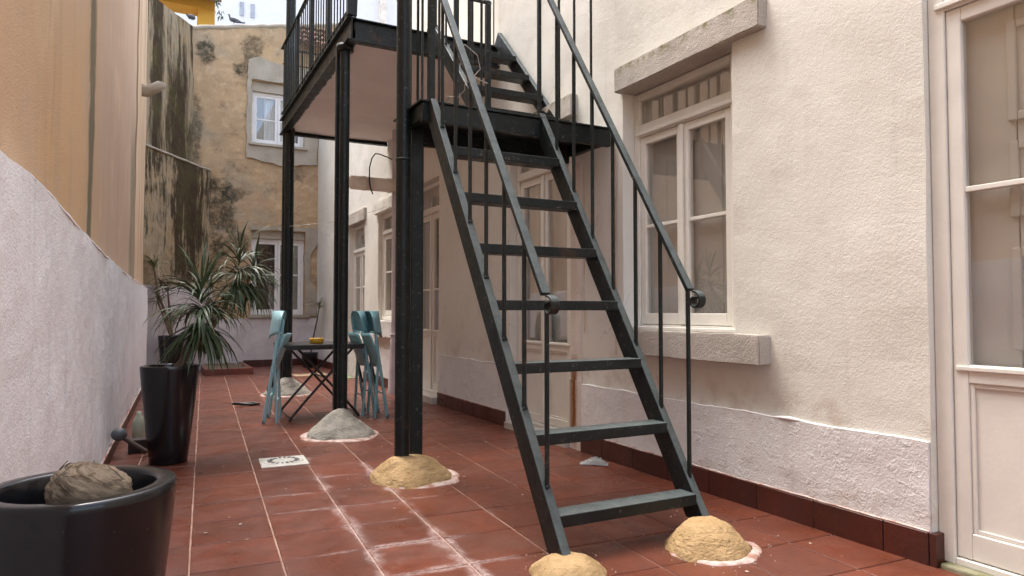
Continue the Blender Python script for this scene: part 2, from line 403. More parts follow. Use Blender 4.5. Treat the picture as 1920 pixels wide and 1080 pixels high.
def m_rustjamb():
    n = NT('rust stained render', 0.93, 0.1)
    p = n.xyz()
    c = n.mix(n.ramp(n.noise(4, 5), 0.35, 0.65), (0.68, 0.62, 0.56), (0.60, 0.52, 0.46))
    st = n.noise(5, 7, 0.7, n.vec(n.pos(), (3, 3, 0.3)))
    r = n.mul(n.band(n.add(p[1], n.mul(n.op('SUBTRACT', st, .5), .1)), 4.46, 0.015, 0.05), n.mul(n.ramp(p[2], 0.0, 0.12, 0.35, 1.0), n.ramp(p[2], 0.62, 0.75, 1.0, 0.12)))
    c = n.mix(n.mul(r, n.ramp(st, 0.3, 0.55, 0.45, 1.0)), c, (0.20, 0.075, 0.016))
    n.col(c); n.bump(n.noise(30, 4), 0.008, 0.8); return n.m
M['rust'] = m_rustjamb()
def m_glass():
    n = NT('window glass')
    t = n.t; t.nodes.remove(n.b)
    tr = n.new('ShaderNodeBsdfTransparent'); tr.inputs[0].default_value = (0.98, 0.98, 0.97, 1)
    gl = n.new('ShaderNodeBsdfGlossy'); gl.inputs['Roughness'].default_value = 0.015
    fr = n.new('ShaderNodeFresnel'); n.put(fr.inputs['IOR'], n.op('MULTIPLY_ADD', n.new('ShaderNodeNewGeometry').outputs['Backfacing'], -0.975, 1.6))
    k = n.new('ShaderNodeMath'); k.operation = 'MULTIPLY_ADD'; k.inputs[1].default_value = 1.9; k.inputs[2].default_value = 0.02; k.use_clamp = True
    mx = n.new('ShaderNodeMixShader')
    t.links.new(fr.outputs[0], k.inputs[0]); t.links.new(k.outputs[0], mx.inputs[0])
    t.links.new(tr.outputs[0], mx.inputs[1]); t.links.new(gl.outputs[0], mx.inputs[2])
    t.links.new(mx.outputs[0], t.nodes['Material Output'].inputs[0]); return n.m
M['glass'] = m_glass()

# ------------------------------------------------------------------ object helpers
def link(name, me, mat=None, parent=None, loc=None):
    o = bpy.data.objects.new(name, me)
    COL.objects.link(o)
    if mat is not None and me is not None and not me.materials: me.materials.append(mat)
    if parent is not None: o.parent = parent
    if loc is not None: o.location = loc
    return o
def tag(o, label=None, cat=None, group=None, kind=None):
    if label: o['label'] = label
    if cat: o['category'] = cat
    if group: o['group'] = group
    if kind: o['kind'] = kind
    return o
def empty(name, loc=(0, 0, 0), rz=0.0):
    o = bpy.data.objects.new(name, None); COL.objects.link(o)
    o.location = loc; o.rotation_euler = (0, 0, rz); o.empty_display_size = 0.1
    return o
def copy_tree(o, parent=None):
    c = o.copy(); COL.objects.link(c)
    if parent is not None: c.parent = parent
    for ch in list(o.children): copy_tree(ch, c)
    return c

class MB:
    """collects simple shapes; build() makes them one mesh object"""
    def __init__(s): s.v = []; s.f = []; s.smooth = set()
    def add(s, vs, fs, smooth=False):
        k = len(s.v); s.v += [tuple(v) for v in vs]
        for f in fs:
            if smooth: s.smooth.add(len(s.f))
            s.f.append(tuple(i + k for i in f))
        return s
    def box(s, x0, x1, y0, y1, z0, z1):
        v = [(x0, y0, z0), (x1, y0, z0), (x1, y1, z0), (x0, y1, z0), (x0, y0, z1), (x1, y0, z1), (x1, y1, z1), (x0, y1, z1)]
        return s.add(v, [(0, 3, 2, 1), (4, 5, 6, 7), (0, 1, 5, 4), (1, 2, 6, 5), (2, 3, 7, 6), (3, 0, 4, 7)])
    def bar(s, a, b, w, h, up=(0, 0, 1)):
        a, b = Vector(a), Vector(b); d = (b - a).normalized(); up = Vector(up)
        if abs(d.dot(up)) > 0.98: up = Vector((0, 1, 0))
        sx = d.cross(up).normalized() * (w / 2); sz = sx.cross(d).normalized() * (h / 2)
        v = [p + i * sx + j * sz for p in (a, b) for i, j in ((-1, -1), (1, -1), (1, 1), (-1, 1))]
        return s.add(v, [(3, 2, 1, 0), (4, 5, 6, 7), (0, 1, 5, 4), (1, 2, 6, 5), (2, 3, 7, 6), (3, 0, 4, 7)])
    def tube(s, pts, r, n=8, caps=True):
        pts = [Vector(p) for p in pts]; rings = []
        ref = None
        for i, p in enumerate(pts):
            d = (pts[min(i + 1, len(pts) - 1)] - pts[max(i - 1, 0)]).normalized()
            if ref is None:
                ref = Vector((0, 0, 1)) if abs(d.z) < 0.9 else Vector((1, 0, 0))
            a = (ref - d * ref.dot(d)).normalized(); ref = a; b = d.cross(a)
            rr = r[i] if isinstance(r, (list, tuple)) else r
            rings.append([p + (a * math.cos(t) + b * math.sin(t)) * rr for t in [2 * math.pi * k / n for k in range(n)]])
        v = [q for g in rings for q in g]
        f = [(i * n + k, i * n + (k + 1) % n, (i + 1) * n + (k + 1) % n, (i + 1) * n + k) for i in range(len(pts) - 1) for k in range(n)]
        s.add(v, f, True)
        if caps:
            s.add(rings[0], [tuple(range(n - 1, -1, -1))]); s.add(rings[-1], [tuple(range(n))])
        return s
    def lathe(s, prof, n=32, c=(0, 0, 0), disp=None):
        v = []
        for r, z in prof:
            for k in range(n):
                t = 2 * math.pi * k / n
                rr = r * (1 + (disp(t, r, z) if disp else 0))
                v.append((c[0] + rr * math.cos(t), c[1] + rr * math.sin(t), c[2] + z))
        f = [(i * n + k, i * n + (k + 1) % n, (i + 1) * n + (k + 1) % n, (i + 1) * n + k) for i in range(len(prof) - 1) for k in range(n)]
        return s.add(v, f, True)
    def prism(s, poly, axis, a, b):
        """poly of 2D points extruded along axis 0/1/2 from a to b"""
        def P(q, t):
            return {0: (t, q[0], q[1]), 1: (q[0], t, q[1]), 2: (q[0], q[1], t)}[axis]
        n = len(poly)
        v = [P(q, a) for q in poly] + [P(q, b) for q in poly]
        return s.add(v, [tuple(range(n - 1, -1, -1)), tuple(range(n, 2 * n))] + [(i, (i + 1) % n, n + (i + 1) % n, n + i) for i in range(n)])
    def mesh(s, name):
        me = bpy.data.meshes.new(name); me.from_pydata(s.v, [], s.f); me.validate()
        for i, p in enumerate(me.polygons):
            if i in s.smooth: p.use_smooth = True
        bm = bmesh.new(); bm.from_mesh(me); bmesh.ops.recalc_face_normals(bm, faces=bm.faces); bm.to_mesh(me); bm.free()
        return me
    def build(s, name, mat, parent=None, bevel=0.0, loc=None, seg=2):
        o = link(name, s.mesh(name), mat, parent, loc)
        if bevel:
            b = o.modifiers.new('bevel', 'BEVEL'); b.width = bevel; b.segments = seg; b.limit_method = 'ANGLE'; b.angle_limit = R(40)
        return o

def fbm(p, sc, oct=3):
    return noise.fractal(Vector(p) * sc, 1.0, 2.0, oct, noise_basis='PERLIN_ORIGINAL')

def wall_mesh(name, org, u, n, ulen, z0, z1, holes=(), depth=0.25, cell=0.09, amp=0.006, top=None, thick=0.35, sc=1.6, amp2=0.0):
    """a rendered wall: gridded face with openings, reveals, uneven plane; u along, n out of the wall"""
    org, u, n = Vector(org), Vector(u).normalized(), Vector(n).normalized()
    us = {0.0, ulen}; zs = {z0, z1}
    for a, b, c, d in holes: us |= {a, b}; zs |= {c, d}
    def fill(st, cell):
        st = sorted(st); out = []
        for a, b in zip(st, st[1:]):
            k = max(1, int(round((b - a) / cell)))
            out += [a + (b - a) * i / k for i in range(k)]
        return out + [st[-1]]
    us, zs = fill(us, cell), fill(zs, cell)
    def inh(a, z): return any(h[0] + 1e-6 < a < h[1] - 1e-6 and h[2] + 1e-6 < z < h[3] - 1e-6 for h in holes)
    def P(a, z):
        zt = z
        if top: zt = z0 + (z - z0) * (top(a) - z0) / (z1 - z0)
        q = org + u * a + Vector((0, 0, zt))
        d = fbm(q, sc) * amp + (fbm(q, 9.0) * amp2 if amp2 else 0)
        return q + n * d
    v = []; idx = {}; f = []
    def g(i, j):
        if (i, j) not in idx: idx[(i, j)] = len(v); v.append(P(us[i], zs[j]))
        return idx[(i, j)]
    for i in range(len(us) - 1):
        for j in range(len(zs) - 1):
            if inh((us[i] + us[i + 1]) / 2, (zs[j] + zs[j + 1]) / 2): continue
            f.append((g(i, j), g(i + 1, j), g(i + 1, j + 1), g(i, j + 1)))
    def strip(pts):
        k = len(v)
        for p in pts: v.append(p); v.append(p - n * depth)
        for i in range(len(pts) - 1): f.append((k + 2 * i, k + 2 * i + 2, k + 2 * i + 3, k + 2 * i + 1))
    for a, b, c, d in holes:
        zz = [z for z in zs if c - 1e-6 <= z <= d + 1e-6]; uu = [q for q in us if a - 1e-6 <= q <= b + 1e-6]
        strip([P(a, z) for z in zz]); strip([P(b, z) for z in zz]); strip([P(q, d) for q in uu]); strip([P(q, c) for q in uu])
    # top, ends and back give it thickness
    def skirt(pts):
        k = len(v)
        for p in pts: v.append(p); v.append(p - n * thick)
        for i in range(len(pts) - 1): f.append((k + 2 * i, k + 2 * i + 2, k + 2 * i + 3, k + 2 * i + 1))
    skirt([P(a, zs[-1]) for a in us]); skirt([P(us[0], z) for z in zs]); skirt([P(us[-1], z) for z in zs])
    if not holes:
        k = len(v); v += [P(us[0], zs[0]) - n * thick, P(us[-1], zs[0]) - n * thick, P(us[-1], zs[-1]) - n * thick, P(us[0], zs[-1]) - n * thick]
        f.append((k, k + 1, k + 2, k + 3))
    me = bpy.data.meshes.new(name); me.from_pydata([tuple(q) for q in v], [], f)
    bm = bmesh.new(); bm.from_mesh(me)
    bmesh.ops.remove_doubles(bm, verts=bm.verts, dist=1e-5); bmesh.ops.recalc_face_normals(bm, faces=bm.faces)
    bm.to_mesh(me); bm.free()
    return me

# ------------------------------------------------------------------ ground and tiled floor
tag(MB().box(-400, 400, -400, 400, -0.5, -0.06).build('ground', M['ground']), kind='structure')
floor = MB().box(-1.5, 3.2, -3.5, 14.3, -0.05, -0.0045).build('patio_floor', M['grout'])
tag(floor, 'red brown tiled patio floor with pale joints and white lime bloom', kind='structure')
h_ = TS / 2 - 0.004; b_ = 0.0025
tv = [(-h_, -h_, -.012), (h_, -h_, -.012), (h_, h_, -.012), (-h_, h_, -.012), (-h_, -h_, -b_), (h_, -h_, -b_), (h_, h_, -b_), (-h_, h_, -b_)]
q_ = h_ - b_
tv += [(-q_, -q_, 0), (q_, -q_, 0), (q_, q_, 0), (-q_, q_, 0)]
tf = [(0, 1, 5, 4), (1, 2, 6, 5), (2, 3, 7, 6), (3, 0, 4, 7), (4, 5, 9, 8), (5, 6, 10, 9), (6, 7, 11, 10), (7, 4, 8, 11), (8, 9, 10, 11)]
tile_me = MB().add(tv, tf).mesh('floor_tile'); tile_me.materials.append(M['tile'])
spots = []
for i in range(-4, 12):
    for j in range(-19, 33):
        c = E1 * (TU0 + (i + .5) * TS) + E2 * (TV0 + (j + .5) * TS)
        lx = -0.436 + 0.03 * c.y
        if lx - 0.2 < c.x < 3.05 and -3.3 < c.y < 14.1:
            d = Vector((c.x, c.y, 0)) - cam.location
            fw = d.x * math.sin(R(27.6)) + d.y * math.cos(R(27.6)); rt = d.x * math.cos(R(27.6)) - d.y * math.sin(R(27.6))
            vis = fw > 1.6 and abs(rt) < fw * 0.82 and c.x > lx - 0.05 and c.x < 2.98
            spots.append((0 if vis else 1, d.length, c))
spots.sort(key=lambda q: (q[0], q[1]))
rest = MB()
for k, (nv, dd, c) in enumerate(spots):
    tilt = Euler((random.gauss(0, .0016), random.gauss(0, .0016), -TA + random.gauss(0, .002)))
    dz = random.uniform(-.0007, .0007)
    if k < 290 and nv == 0:
        o = link('floor_tile', tile_me, None, floor, (c.x, c.y, dz)); o.rotation_euler = tilt
    else:
        mt = Matrix.Translation((c.x, c.y, dz)) @ tilt.to_matrix().to_4x4()
        rest.add([mt @ Vector(v) for v in tv], tf)
ro = rest.build('far_floor_tiles', M['tile'], floor); ro['kind'] = 'stuff'

# ------------------------------------------------------------------ right hand building
WX = 2.875
rb = tag(empty('cream_building', (WX, 4, 0)), 'long cream stuccoed house wall with french windows along the right', 'building')
def lo(x, y, z): return (x - WX, y - 4, z)
class LM(MB):
    """world coordinates in, right building's local out"""
    def mesh(s, name):
        s.v = [(x - WX, y - 4, z) for x, y, z in s.v]
        return super().mesh(name)
holesR = [(0.55, 1.73, 0.0, 2.78), (2.81, 3.83, 0.915, 2.62), (4.52, 5.55, 0.0, 2.61), (7.31, 8.3, 0.0, 2.62), (9.0, 9.72, 0.90, 2.51), (10.45, 11.45, 0.63, 2.51)]
Y0 = -3.5
me = wall_mesh('wall', lo(WX, Y0, 0), (0, 1, 0), (-1, 0, 0), 12.4 , 0, 6.9,
               [(a - Y0, b - Y0, c, d) for a, b, c, d in holesR[:4]], depth=0.3, cell=0.08, amp=0.010, sc=1.3, amp2=0.0012)
link('wall', me, M['stucco'], rb)
me = wall_mesh('wall', lo(WX, 8.9, 0), (0, 1, 0), (-1, 0, 0), 5.25, 0, 4.75, [(a - 8.9, b - 8.9, c, d) for a, b, c, d in holesR[4:]], depth=0.3, cell=0.1, amp=0.012, sc=1.3, amp2=0.0012)
link('wall', me, M['stucco'], rb)
LM().box(WX + 0.45, WX + 5, Y0, 8.9, 0, 6.8).build('house_body', M['room'], rb)
LM().box(WX + 0.45, WX + 5, 8.91, 14.15, 0, 4.7).build('house_body', M['room'], rb)

def plinth(y0, y1, z1):
    me = wall_mesh('plinth', lo(2.86, y0, 0), (0, 1, 0), (-1, 0, 0), y1 - y0, 0, z1, (), cell=0.05, amp=0.006, sc=2.5, thick=0.05, amp2=0.0018,
                   top=lambda a: z1 + 0.012 * fbm((a + y0, 0, 0), 3.0))
    link('plinth', me, M['plinth'], rb)
plinth(1.735, 4.345, 0.505); plinth(5.58, 7.29, 0.565); plinth(8.62, 10.4, 0.53); plinth(11.5, 14.0, 0.53)
# skirting tiles
def skirt_row(parent, y0, y1, x, hgt, cls, off=0.0):
    y = y0
    first = True
    while y < y1 - 0.02:
        e = min(y1, y + (off if first and off else TS)); first = False
        cls().box(x, x + 0.03, y + 0.002, e - 0.002, -0.01, hgt + random.uniform(-.003, .003)).build('skirting_tile', M['base_tile'], parent, 0.002, seg=1)
        y = e
skirt_row(rb, 1.735, 4.345, 2.85, 0.135, LM, 0.2)
skirt_row(rb, 5.6, 7.29, 2.85, 0.135, LM)
skirt_row(rb, 8.75, 10.4, 2.85, 0.13, LM)
skirt_row(rb, 11.5, 13.9, 2.85, 0.13, LM)
LM().box(2.853, 3.0, 1.705, 1.733, -0.01, 0.135).build('skirting_tile', M['base_tile'], rb, 0.002)
for y0, y1 in ((1.735, 4.345), (5.6, 7.29)):
    m = LM()
    k = int((y1 - y0) / 0.05)
    pts = [(2.857, y0 + (y1 - y0) * i / k, 0.138 + 0.003 * fbm((i * .3, 2, 0), 1.3)) for i in range(k + 1)]
    m.tube(pts, 0.005, 5).build('grout_line', M['lime'], rb)
    pts = [(2.866, y0 + (y1 - y0) * i / k, (0.505 if y0 < 4 else .565) + 0.012 * fbm((y0 + (y1 - y0) * i / k, 0, 0), 3.0)) for i in range(k + 1)]
    m = LM(); m.tube(pts, [0.001 + 0.011 * abs(fbm((i * .21, 5, 1), 1.1)) for i in range(k + 1)], 6).build('plinth_ledge', M['white_wall'], rb)
# rust stained strip beside the second door
link('door_jamb', wall_mesh('door_jamb', lo(2.863, 4.35, 0), (0, 1, 0), (-1, 0, 0), 0.165, 0, 0.53, (), cell=0.05, amp=0.004, thick=0.2), M['rust'], rb)
LM().box(2.868, WX + .02, 4.36, 4.50, 0.53, 2.2).build('door_jamb', M['rust'], rb)

def bx(parent, name, x0, x1, y0, y1, z0, z1, mat, bev=0.004):
    return LM().box(x0, x1, y0, y1, z0, z1).build(name, mat, parent, bev)
def frame_rect(m, x0, x1, y0, y1, z0, z1, wl, wr, wb, wt):
    """rectangular frame: stiles full height, rails between"""
    m.box(x0, x1, y0, y0 + wl, z0, z1); m.box(x0, x1, y1 - wr, y1, z0, z1)
    m.box(x0 + .0015, x1 - .0015, y0 + wl, y1 - wr, z0, z0 + wb); m.box(x0 + .0015, x1 - .0015, y0 + wl, y1 - wr, z1 - wt, z1)
def glazed(name, y0, y1, z0, z1, x, rail_z, leaves, fr, mat, transom=None, muntin=None, panel_top=None, stile=0.055, board='shutter', bottom=0.075, lip=0.0, boards=True):
    """a window or french window in an opening: fixed frame > sashes, panes, muntins, boards behind"""
    m = LM(); ft = fr if isinstance(fr, tuple) else (fr, fr, fr, fr)      # near, far, bottom, top
    frame_rect(m, x, x + 0.07, y0, y1, z0, z1, ft[0], ft[1], ft[2], ft[3])
    if transom: m.box(x + .002, x + 0.068, y0 + ft[0], y1 - ft[1], transom[0], transom[1])
    F = m.build(name, mat, rb, 0.005)
    if transom:
        bx(F, 'pane', x + 0.03, x + 0.034, y0 + ft[0], y1 - ft[1], transom[1], z1 - ft[3], M['glass'], 0)
        m = LM(); m.box(x - 0.012, x - 0.0005, y0 + ft[0] * .5, y1 - ft[1] * .5, transom[0] + .01, transom[0] + 0.035)
        m.build('drip_mould', mat, F, 0.004)
    zt = transom[0] if transom else z1 - ft[3]
    ya, yb = y0 + ft[0], y1 - ft[1]
    w = (yb - ya) / leaves
    for k in range(leaves):
        a, b = ya + k * w + 0.002, ya + (k + 1) * w - 0.002
        m = LM(); zb = z0 + ft[2] + 0.004
        frame_rect(m, x + 0.012, x + 0.056, a, b, zb, zt - 0.003, stile, stile, bottom, stile)
        if panel_top:
            m.box(x + .014, x + .054, a + stile, b - stile, panel_top, panel_top + 0.075)
        sash = m.build('sash', mat, F, 0.005)
        gz0 = panel_top + 0.075 if panel_top else zb + bottom
        bx(F, 'pane', x + 0.032, x + 0.036, a + stile, b - stile, gz0, zt - 0.003 - stile, M['glass'], 0)
        if panel_top:
            bx(F, 'door_panel', x + 0.03, x + 0.042, a + stile, b - stile, zb + bottom, panel_top, mat, 0)
            m = LM()
            frame_rect(m, x + 0.02, x + 0.0295, a + stile + .0005, b - stile - .0005, zb + bottom + .0005, panel_top - .0005, .018, .018, .018, .018)
            m.build('panel_moulding', mat, F, 0.006)
            bx(F, 'rail_moulding', x + 0.003, x + 0.0135, a + .012, b - .012, panel_top + 0.05, panel_top + 0.07, mat, 0.004)
        for mz in (muntin or []):
            bx(F, 'muntin', x + 0.018, x + 0.05, a + stile - .001, b - stile + .001, mz - 0.011, mz + 0.011, mat, 0.003)
    if leaves == 2:
        bx(F, 'astragal', x - 0.004, x + 0.0115, ya + w - 0.018, ya + w + 0.018, z0 + ft[2] + .01, zt - .006, mat, 0.005)
    if boards:
        # painted inner shutters close behind the glass
        nb = leaves * 2
        for k in range(nb):
            a, b = y0 + (y1 - y0) * k / nb, y0 + (y1 - y0) * (k + 1) / nb
            bx(F, 'inner_shutter', x + 0.074, x + 0.10, a + .002, b - .002, z0, z1, M[board], 0.004)
    else:
        bx(F, 'room_wall', x + 0.35, x + 0.4, y0 - .3, y1 + .3, z0 - .1, z1 + .1, M['room'], 0)
    return F
# first window
F1 = glazed('window', 2.812, 3.828, 0.927, 2.57, WX + 0.10, None, 2, (0.115, 0.048, 0.035, 0.05), M['cream_paint'], (2.262, 2.35), [1.637], stile=0.052)
bx(F1, 'window_board', WX + 0.015, WX + 0.099, 2.815, 3.825, 0.929, 0.952, M['cream_paint'], 0.004)
# stone lintel and sill: rough blocks
def rough_block(parent, name, x0, x1, y0, y1, z0, z1, amp, mat, cls_off=True):
    bm = bmesh.new()
    bmesh.ops.create_cube(bm, size=1.0)
    for v in bm.verts: v.co = Vector(((v.co.x + .5) * (x1 - x0) + x0, (v.co.y + .5) * (y1 - y0) + y0, (v.co.z + .5) * (z1 - z0) + z0))
    bmesh.ops.bevel(bm, geom=bm.edges[:], offset=0.006, segments=2, affect='EDGES')
    for ax, co in ((0, (x0, x1)), (1, (y0, y1)), (2, (z0, z1))):
        k = int((co[1] - co[0]) / .04)
        for i in range(1, k):
            pc = [0, 0, 0]; pc[ax] = co[0] + (co[1] - co[0]) * i / k; nn = [0, 0, 0]; nn[ax] = 1
            bmesh.ops.bisect_plane(bm, geom=bm.verts[:] + bm.edges[:] + bm.faces[:], plane_co=pc, plane_no=nn)
    for v in bm.verts: v.co += Vector((fbm(v.co, 6), fbm(v.co + Vector((9, 0, 0)), 6), fbm(v.co + Vector((0, 7, 0)), 6))) * amp
    if cls_off:
        for v in bm.verts: v.co -= Vector((WX, 4, 0))
    me = bpy.data.meshes.new(name); bm.to_mesh(me); bm.free()
    for p in me.polygons: p.use_smooth = True
    me.set_sharp_from_angle(angle=R(32))
    return link(name, me, mat, parent)
rough_block(rb, 'lintel', 2.815, WX + 0.2, 2.565, 3.85, 2.574, 2.742, 0.004, M['stone'])
rough_block(rb, 'window_sill', 2.79, WX + 0.10, 2.563, 3.625, 0.768, 0.928, 0.003, M['stone'])
rough_block(rb, 'lintel', 2.81, WX + 0.2, 4.4, 5.7, 2.562, 2.735, 0.004, M['stone'])
rough_block(rb, 'lintel', 2.83, WX + 0.2, 8.9, 9.82, 2.475, 2.64, 0.008, M['stucco'])
rough_block(rb, 'window_sill', 2.80, WX + 0.1, 8.85, 9.9, 0.70, 0.925, 0.008, M['plinth'])
rough_block(rb, 'lintel', 2.83, WX + 0.2, 10.35, 11.55, 2.475, 2.66, 0.008, M['stone'])
# near door at the right edge
D1 = glazed('french_door', 0.552, 1.728, 0.02, 2.775, WX + 0.035, None, 2, (0.065, 0.065, 0.03, 0.06), M['cream_paint'], (2.31, 2.40), [1.55], panel_top=0.76, stile=0.058, bottom=0.105)
for k, (a, b) in enumerate(((0.62, 0.86), (1.2, 1.46))):
    for z0, z1 in ((0.25, 0.75), (0.9, 1.3), (1.42, 1.72), (1.8, 2.2)):
        m = LM(); frame_rect(m, WX + 0.094, WX + 0.1085, a, b, z0, z1, .035, .035, .035, .035); m.build('shutter_moulding', M['shutter'], D1, 0.01)
m = LM(); m.tube([(WX + .036, 1.738 + .004 * fbm((0, i * .4, 0), 2), 0.13 + 2.6 * i / 60) for i in range(61)], [0.005 + .004 * abs(fbm((3, i * .7, 0), 1.3)) for i in range(61)], 5).build('mortar_joint', M['stem'], rb)
bx(rb, 'door_step', 2.865, 3.2, 0.56, 1.70, -0.02, 0.022, m_simple('mossy stone step', (.30, .28, .2), .95, .1, .2, 20, .008, (.13, .13, .055), scale=7), 0.008)
# second and third doors, far windows
D2 = glazed('french_door', 4.522, 5.548, 0.06, 2.555, WX + 0.075, None, 2, (0.12, 0.05, 0.03, 0.05), M['cream_paint'], (2.235, 2.315), [1.54], panel_top=0.72, stile=0.06, bottom=0.07)
bx(rb, 'door_step', 2.82, 3.15, 4.52, 5.55, -0.02, 0.058, M['stone'], 0.006)
D3 = glazed('french_door', 7.312, 8.298, 0.08, 2.615, WX + 0.09, None, 2, (0.05, 0.05, 0.03, 0.05), M['cream_paint'], (2.24, 2.32), [1.32], panel_top=0.76, stile=0.07, bottom=0.07)
bx(rb, 'door_step', 2.80, 3.15, 7.31, 8.30, -0.02, 0.078, M['stone'], 0.006)
W2 = glazed('window', 9.002, 9.718, 0.932, 2.468, WX + 0.06, None, 1, 0.06, M['cream_paint'], (2.16, 2.23), [1.62], stile=0.065, boards=False)
W3 = glazed('window', 10.452, 11.448, 0.632, 2.468, WX + 0.08, None, 2, 0.05, M['cream_paint'], (2.02, 2.09), [1.45], stile=0.06)
# down pipe, stub of flue with black cable, round vent hole
m = LM(); m.tube([(2.785, 8.58, 0.0), (2.785, 8.58, 0.35), (2.79, 8.58, 0.75)], [0.105, 0.09, 0.075], 14).tube([(2.79, 8.58, 0.75), (2.79, 8.58, 4.4)], 0.07, 14)
m.lathe([(0.0, .74), (0.085, .74), (0.085, .77), (0.0, .77)], 14, (2.79, 8.58, 0))
m.build('drainpipe', M['lilac_pipe'], rb)
m = LM()
prof = [(0.0, 0), (0.06, 0.0), (0.085, 0.02), (0.086, 0.16), (0.092, 0.17), (0.092, 0.2), (0.085, 0.21), (0.085, 0.48), (0.093, 0.49), (0.093, 0.53), (0.085, 0.54), (0.085, 0.86)]
for r, x in []: pass
n_ = 18; vs = []; fs = []
for r, x in prof:
    for k in range(n_):
        t = 2 * math.pi * k / n_; vs.append((2.12 + x, 8.43 + r * math.cos(t), 2.665 + r * math.sin(t)))
for i in range(len(prof) - 1):
    for k in range(n_): fs.append((i * n_ + k, i * n_ + (k + 1) % n_, (i + 1) * n_ + (k + 1) % n_, (i + 1) * n_ + k))
m.add(vs, fs, True); m.build('flue_pipe', M['pipe'], rb)
m = LM(); m.tube([(2.39, 8.33, 2.52), (2.36, 8.33, 2.60), (2.345, 8.33, 2.72), (2.35, 8.335, 2.86), (2.385, 8.36, 2.98), (2.44, 8.4, 3.05), (2.52, 8.5, 3.075), (2.7, 8.7, 3.09), (2.88, 8.9, 3.09)], 0.008, 7).build('cable', M['black'], rb)
m = LM(); m.tube([(WX - .004, 8.78, 3.02), (WX + .1, 8.78, 3.02)], 0.055, 16).build('vent_hole', M['void'], rb)
# rust runs below the landing fixing
m = LM()
for yy, z0, z1, w in ((3.905, 0.75, 2.2, .012), (4.30, 0.9, 2.15, .01)):
    k = 22; vs = []; fs = []
    for i in range(k + 1):
        z = z1 + (z0 - z1) * i / k; ww = w * (0.4 + .8 * abs(fbm((yy, z, 0), 5)))
        off = .006 * fbm((z, yy, 3), 2)
        x_ = WX - .013
        vs += [(x_, yy - ww + off, z), (x_, yy + ww + off, z)]
    fs = [(2 * i, 2 * i + 1, 2 * i + 3, 2 * i + 2) for i in range(k)]
    m.add(vs, fs)
m.build('rust_stain', m_simple('rust run', (0.46, 0.30, 0.17), .95, .1, .2, 20, 0, (0.62, 0.53, 0.44), scale=8), rb)

# ------------------------------------------------------------------ left: ochre wall, white render in front of it
LD = Vector((0.03, 1.0, 0)).normalized(); LN = Vector((1, -0.03, 0)).normalized()
def LX(y): return -0.266 + 0.03 * (y - 5.643)
ow = tag(empty('ochre_wall', (-0.5, 4, 0)), 'tall ochre limewashed wall with dark vertical rain streaks on the left', 'wall')
o = link('render_face', wall_mesh('render_face', (LX(-3.5) - .09, -3.5, 0), LD, LN, 12.9, 0, 6.6, (), cell=0.14, amp=0.012, thick=0.3, sc=.9), M['ochre']); o.parent = ow; o.location = (0.5, -4, 0)
o = link('corner_strip', wall_mesh('corner_strip', (LX(9.4) - .075, 9.4, 0), LD, LN, 2.0, 0, 6.6, (), cell=0.14, amp=0.012, thick=0.5, sc=.9), M['peach'])
o.parent = ow; o.location = (0.5, -4, 0)
bw = tag(empty('white_wall', (-0.45, 4, 0)), 'low whitewashed wall with streaked render running along the left', 'wall')
TOP = [(-3.5, 1.45), (1.0, 1.47), (2.2, 1.476), (2.64, 1.494), (3.05, 1.49), (3.8, 1.455), (5.1, 1.418), (7.1, 1.389), (11.6, 1.385)]
def wtop(a):
    y = a - 3.5
    for (y0, z0), (y1, z1) in zip(TOP, TOP[1:]):
        if y0 <= y <= y1: return z0 + (z1 - z0) * (y - y0) / (y1 - y0) + 0.006 * fbm((y, 1, 1), 4)
    return 1.385
o = link('render_face', wall_mesh('render_face', (LX(-3.5) - .006, -3.5, 0), LD, LN, 14.97, 0, 1.45, (), cell=0.07, amp=0.008, thick=0.10, sc=1.6, top=wtop, amp2=.003), M['white_wall'])
o.parent = bw; o.location = (0.45, -4, 0)
lip = MB(); pts = []
for i in range(210):
    y = -3.4 + 14.8 * i / 209; pts.append((LX(y) - .012, y, wtop(y + 3.5) - .004))
lip.tube(pts, [0.007 + .005 * abs(fbm((i * .33, 7, 2), 1.2)) for i in range(210)], 6)
o = lip.build('top_edge', M['white_wall']); o.parent = bw; o.location = (0.45, -4, 0)
y = 1.0
while y < 11.3:
    e = min(11.4, y + TS)
    m = MB(); a, b = Vector((LX(y), y + .002, 0)), Vector((LX(e), e - .002, 0))
    m.add([a, b, b - LN * .02, a - LN * .02] + [q + Vector((0, 0, .085)) for q in (a, b, b - LN * .02, a - LN * .02)],
          [(3, 2, 1, 0), (4, 5, 6, 7), (0, 1, 5, 4), (1, 2, 6, 5), (2, 3, 7, 6), (3, 0, 4, 7)])
    for i, v in enumerate(m.v): m.v[i] = (v[0] + .008 + .45, v[1] - 4, v[2])
    m.build('skirting_tile', M['base_tile'], bw, 0.002, seg=1); y = e
m = MB(); m.tube([(LX(1 + .1 * i) + .002 + .45, 1 + .1 * i - 4, .091 + .003 * fbm((i * .4, 1, 5), 1)) for i in range(104)], 0.008, 5).build('grout_line', M['lime'], bw)
# broken stone spout at the end of the ochre wall
m = MB()
pts = [(-0.36, 10.25, 4.06), (-0.24, 10.25, 4.0), (-0.14, 10.24, 3.98), (-0.05, 10.22, 4.02), (0.03, 10.2, 4.10), (0.06, 10.2, 4.13)]
m.tube(pts, [0.09, 0.085, 0.07, 0.07, 0.06, 0.03], 9)
for i, v in enumerate(m.v): m.v[i] = tuple(Vector(v) + Vector((fbm(v, 9), fbm(v, 8), fbm(v, 7))) * .05)
o = m.build('stone_spout', M['grey_render']); tag(o, 'broken grey stone spout jutting from the end of the ochre wall', 'spout')

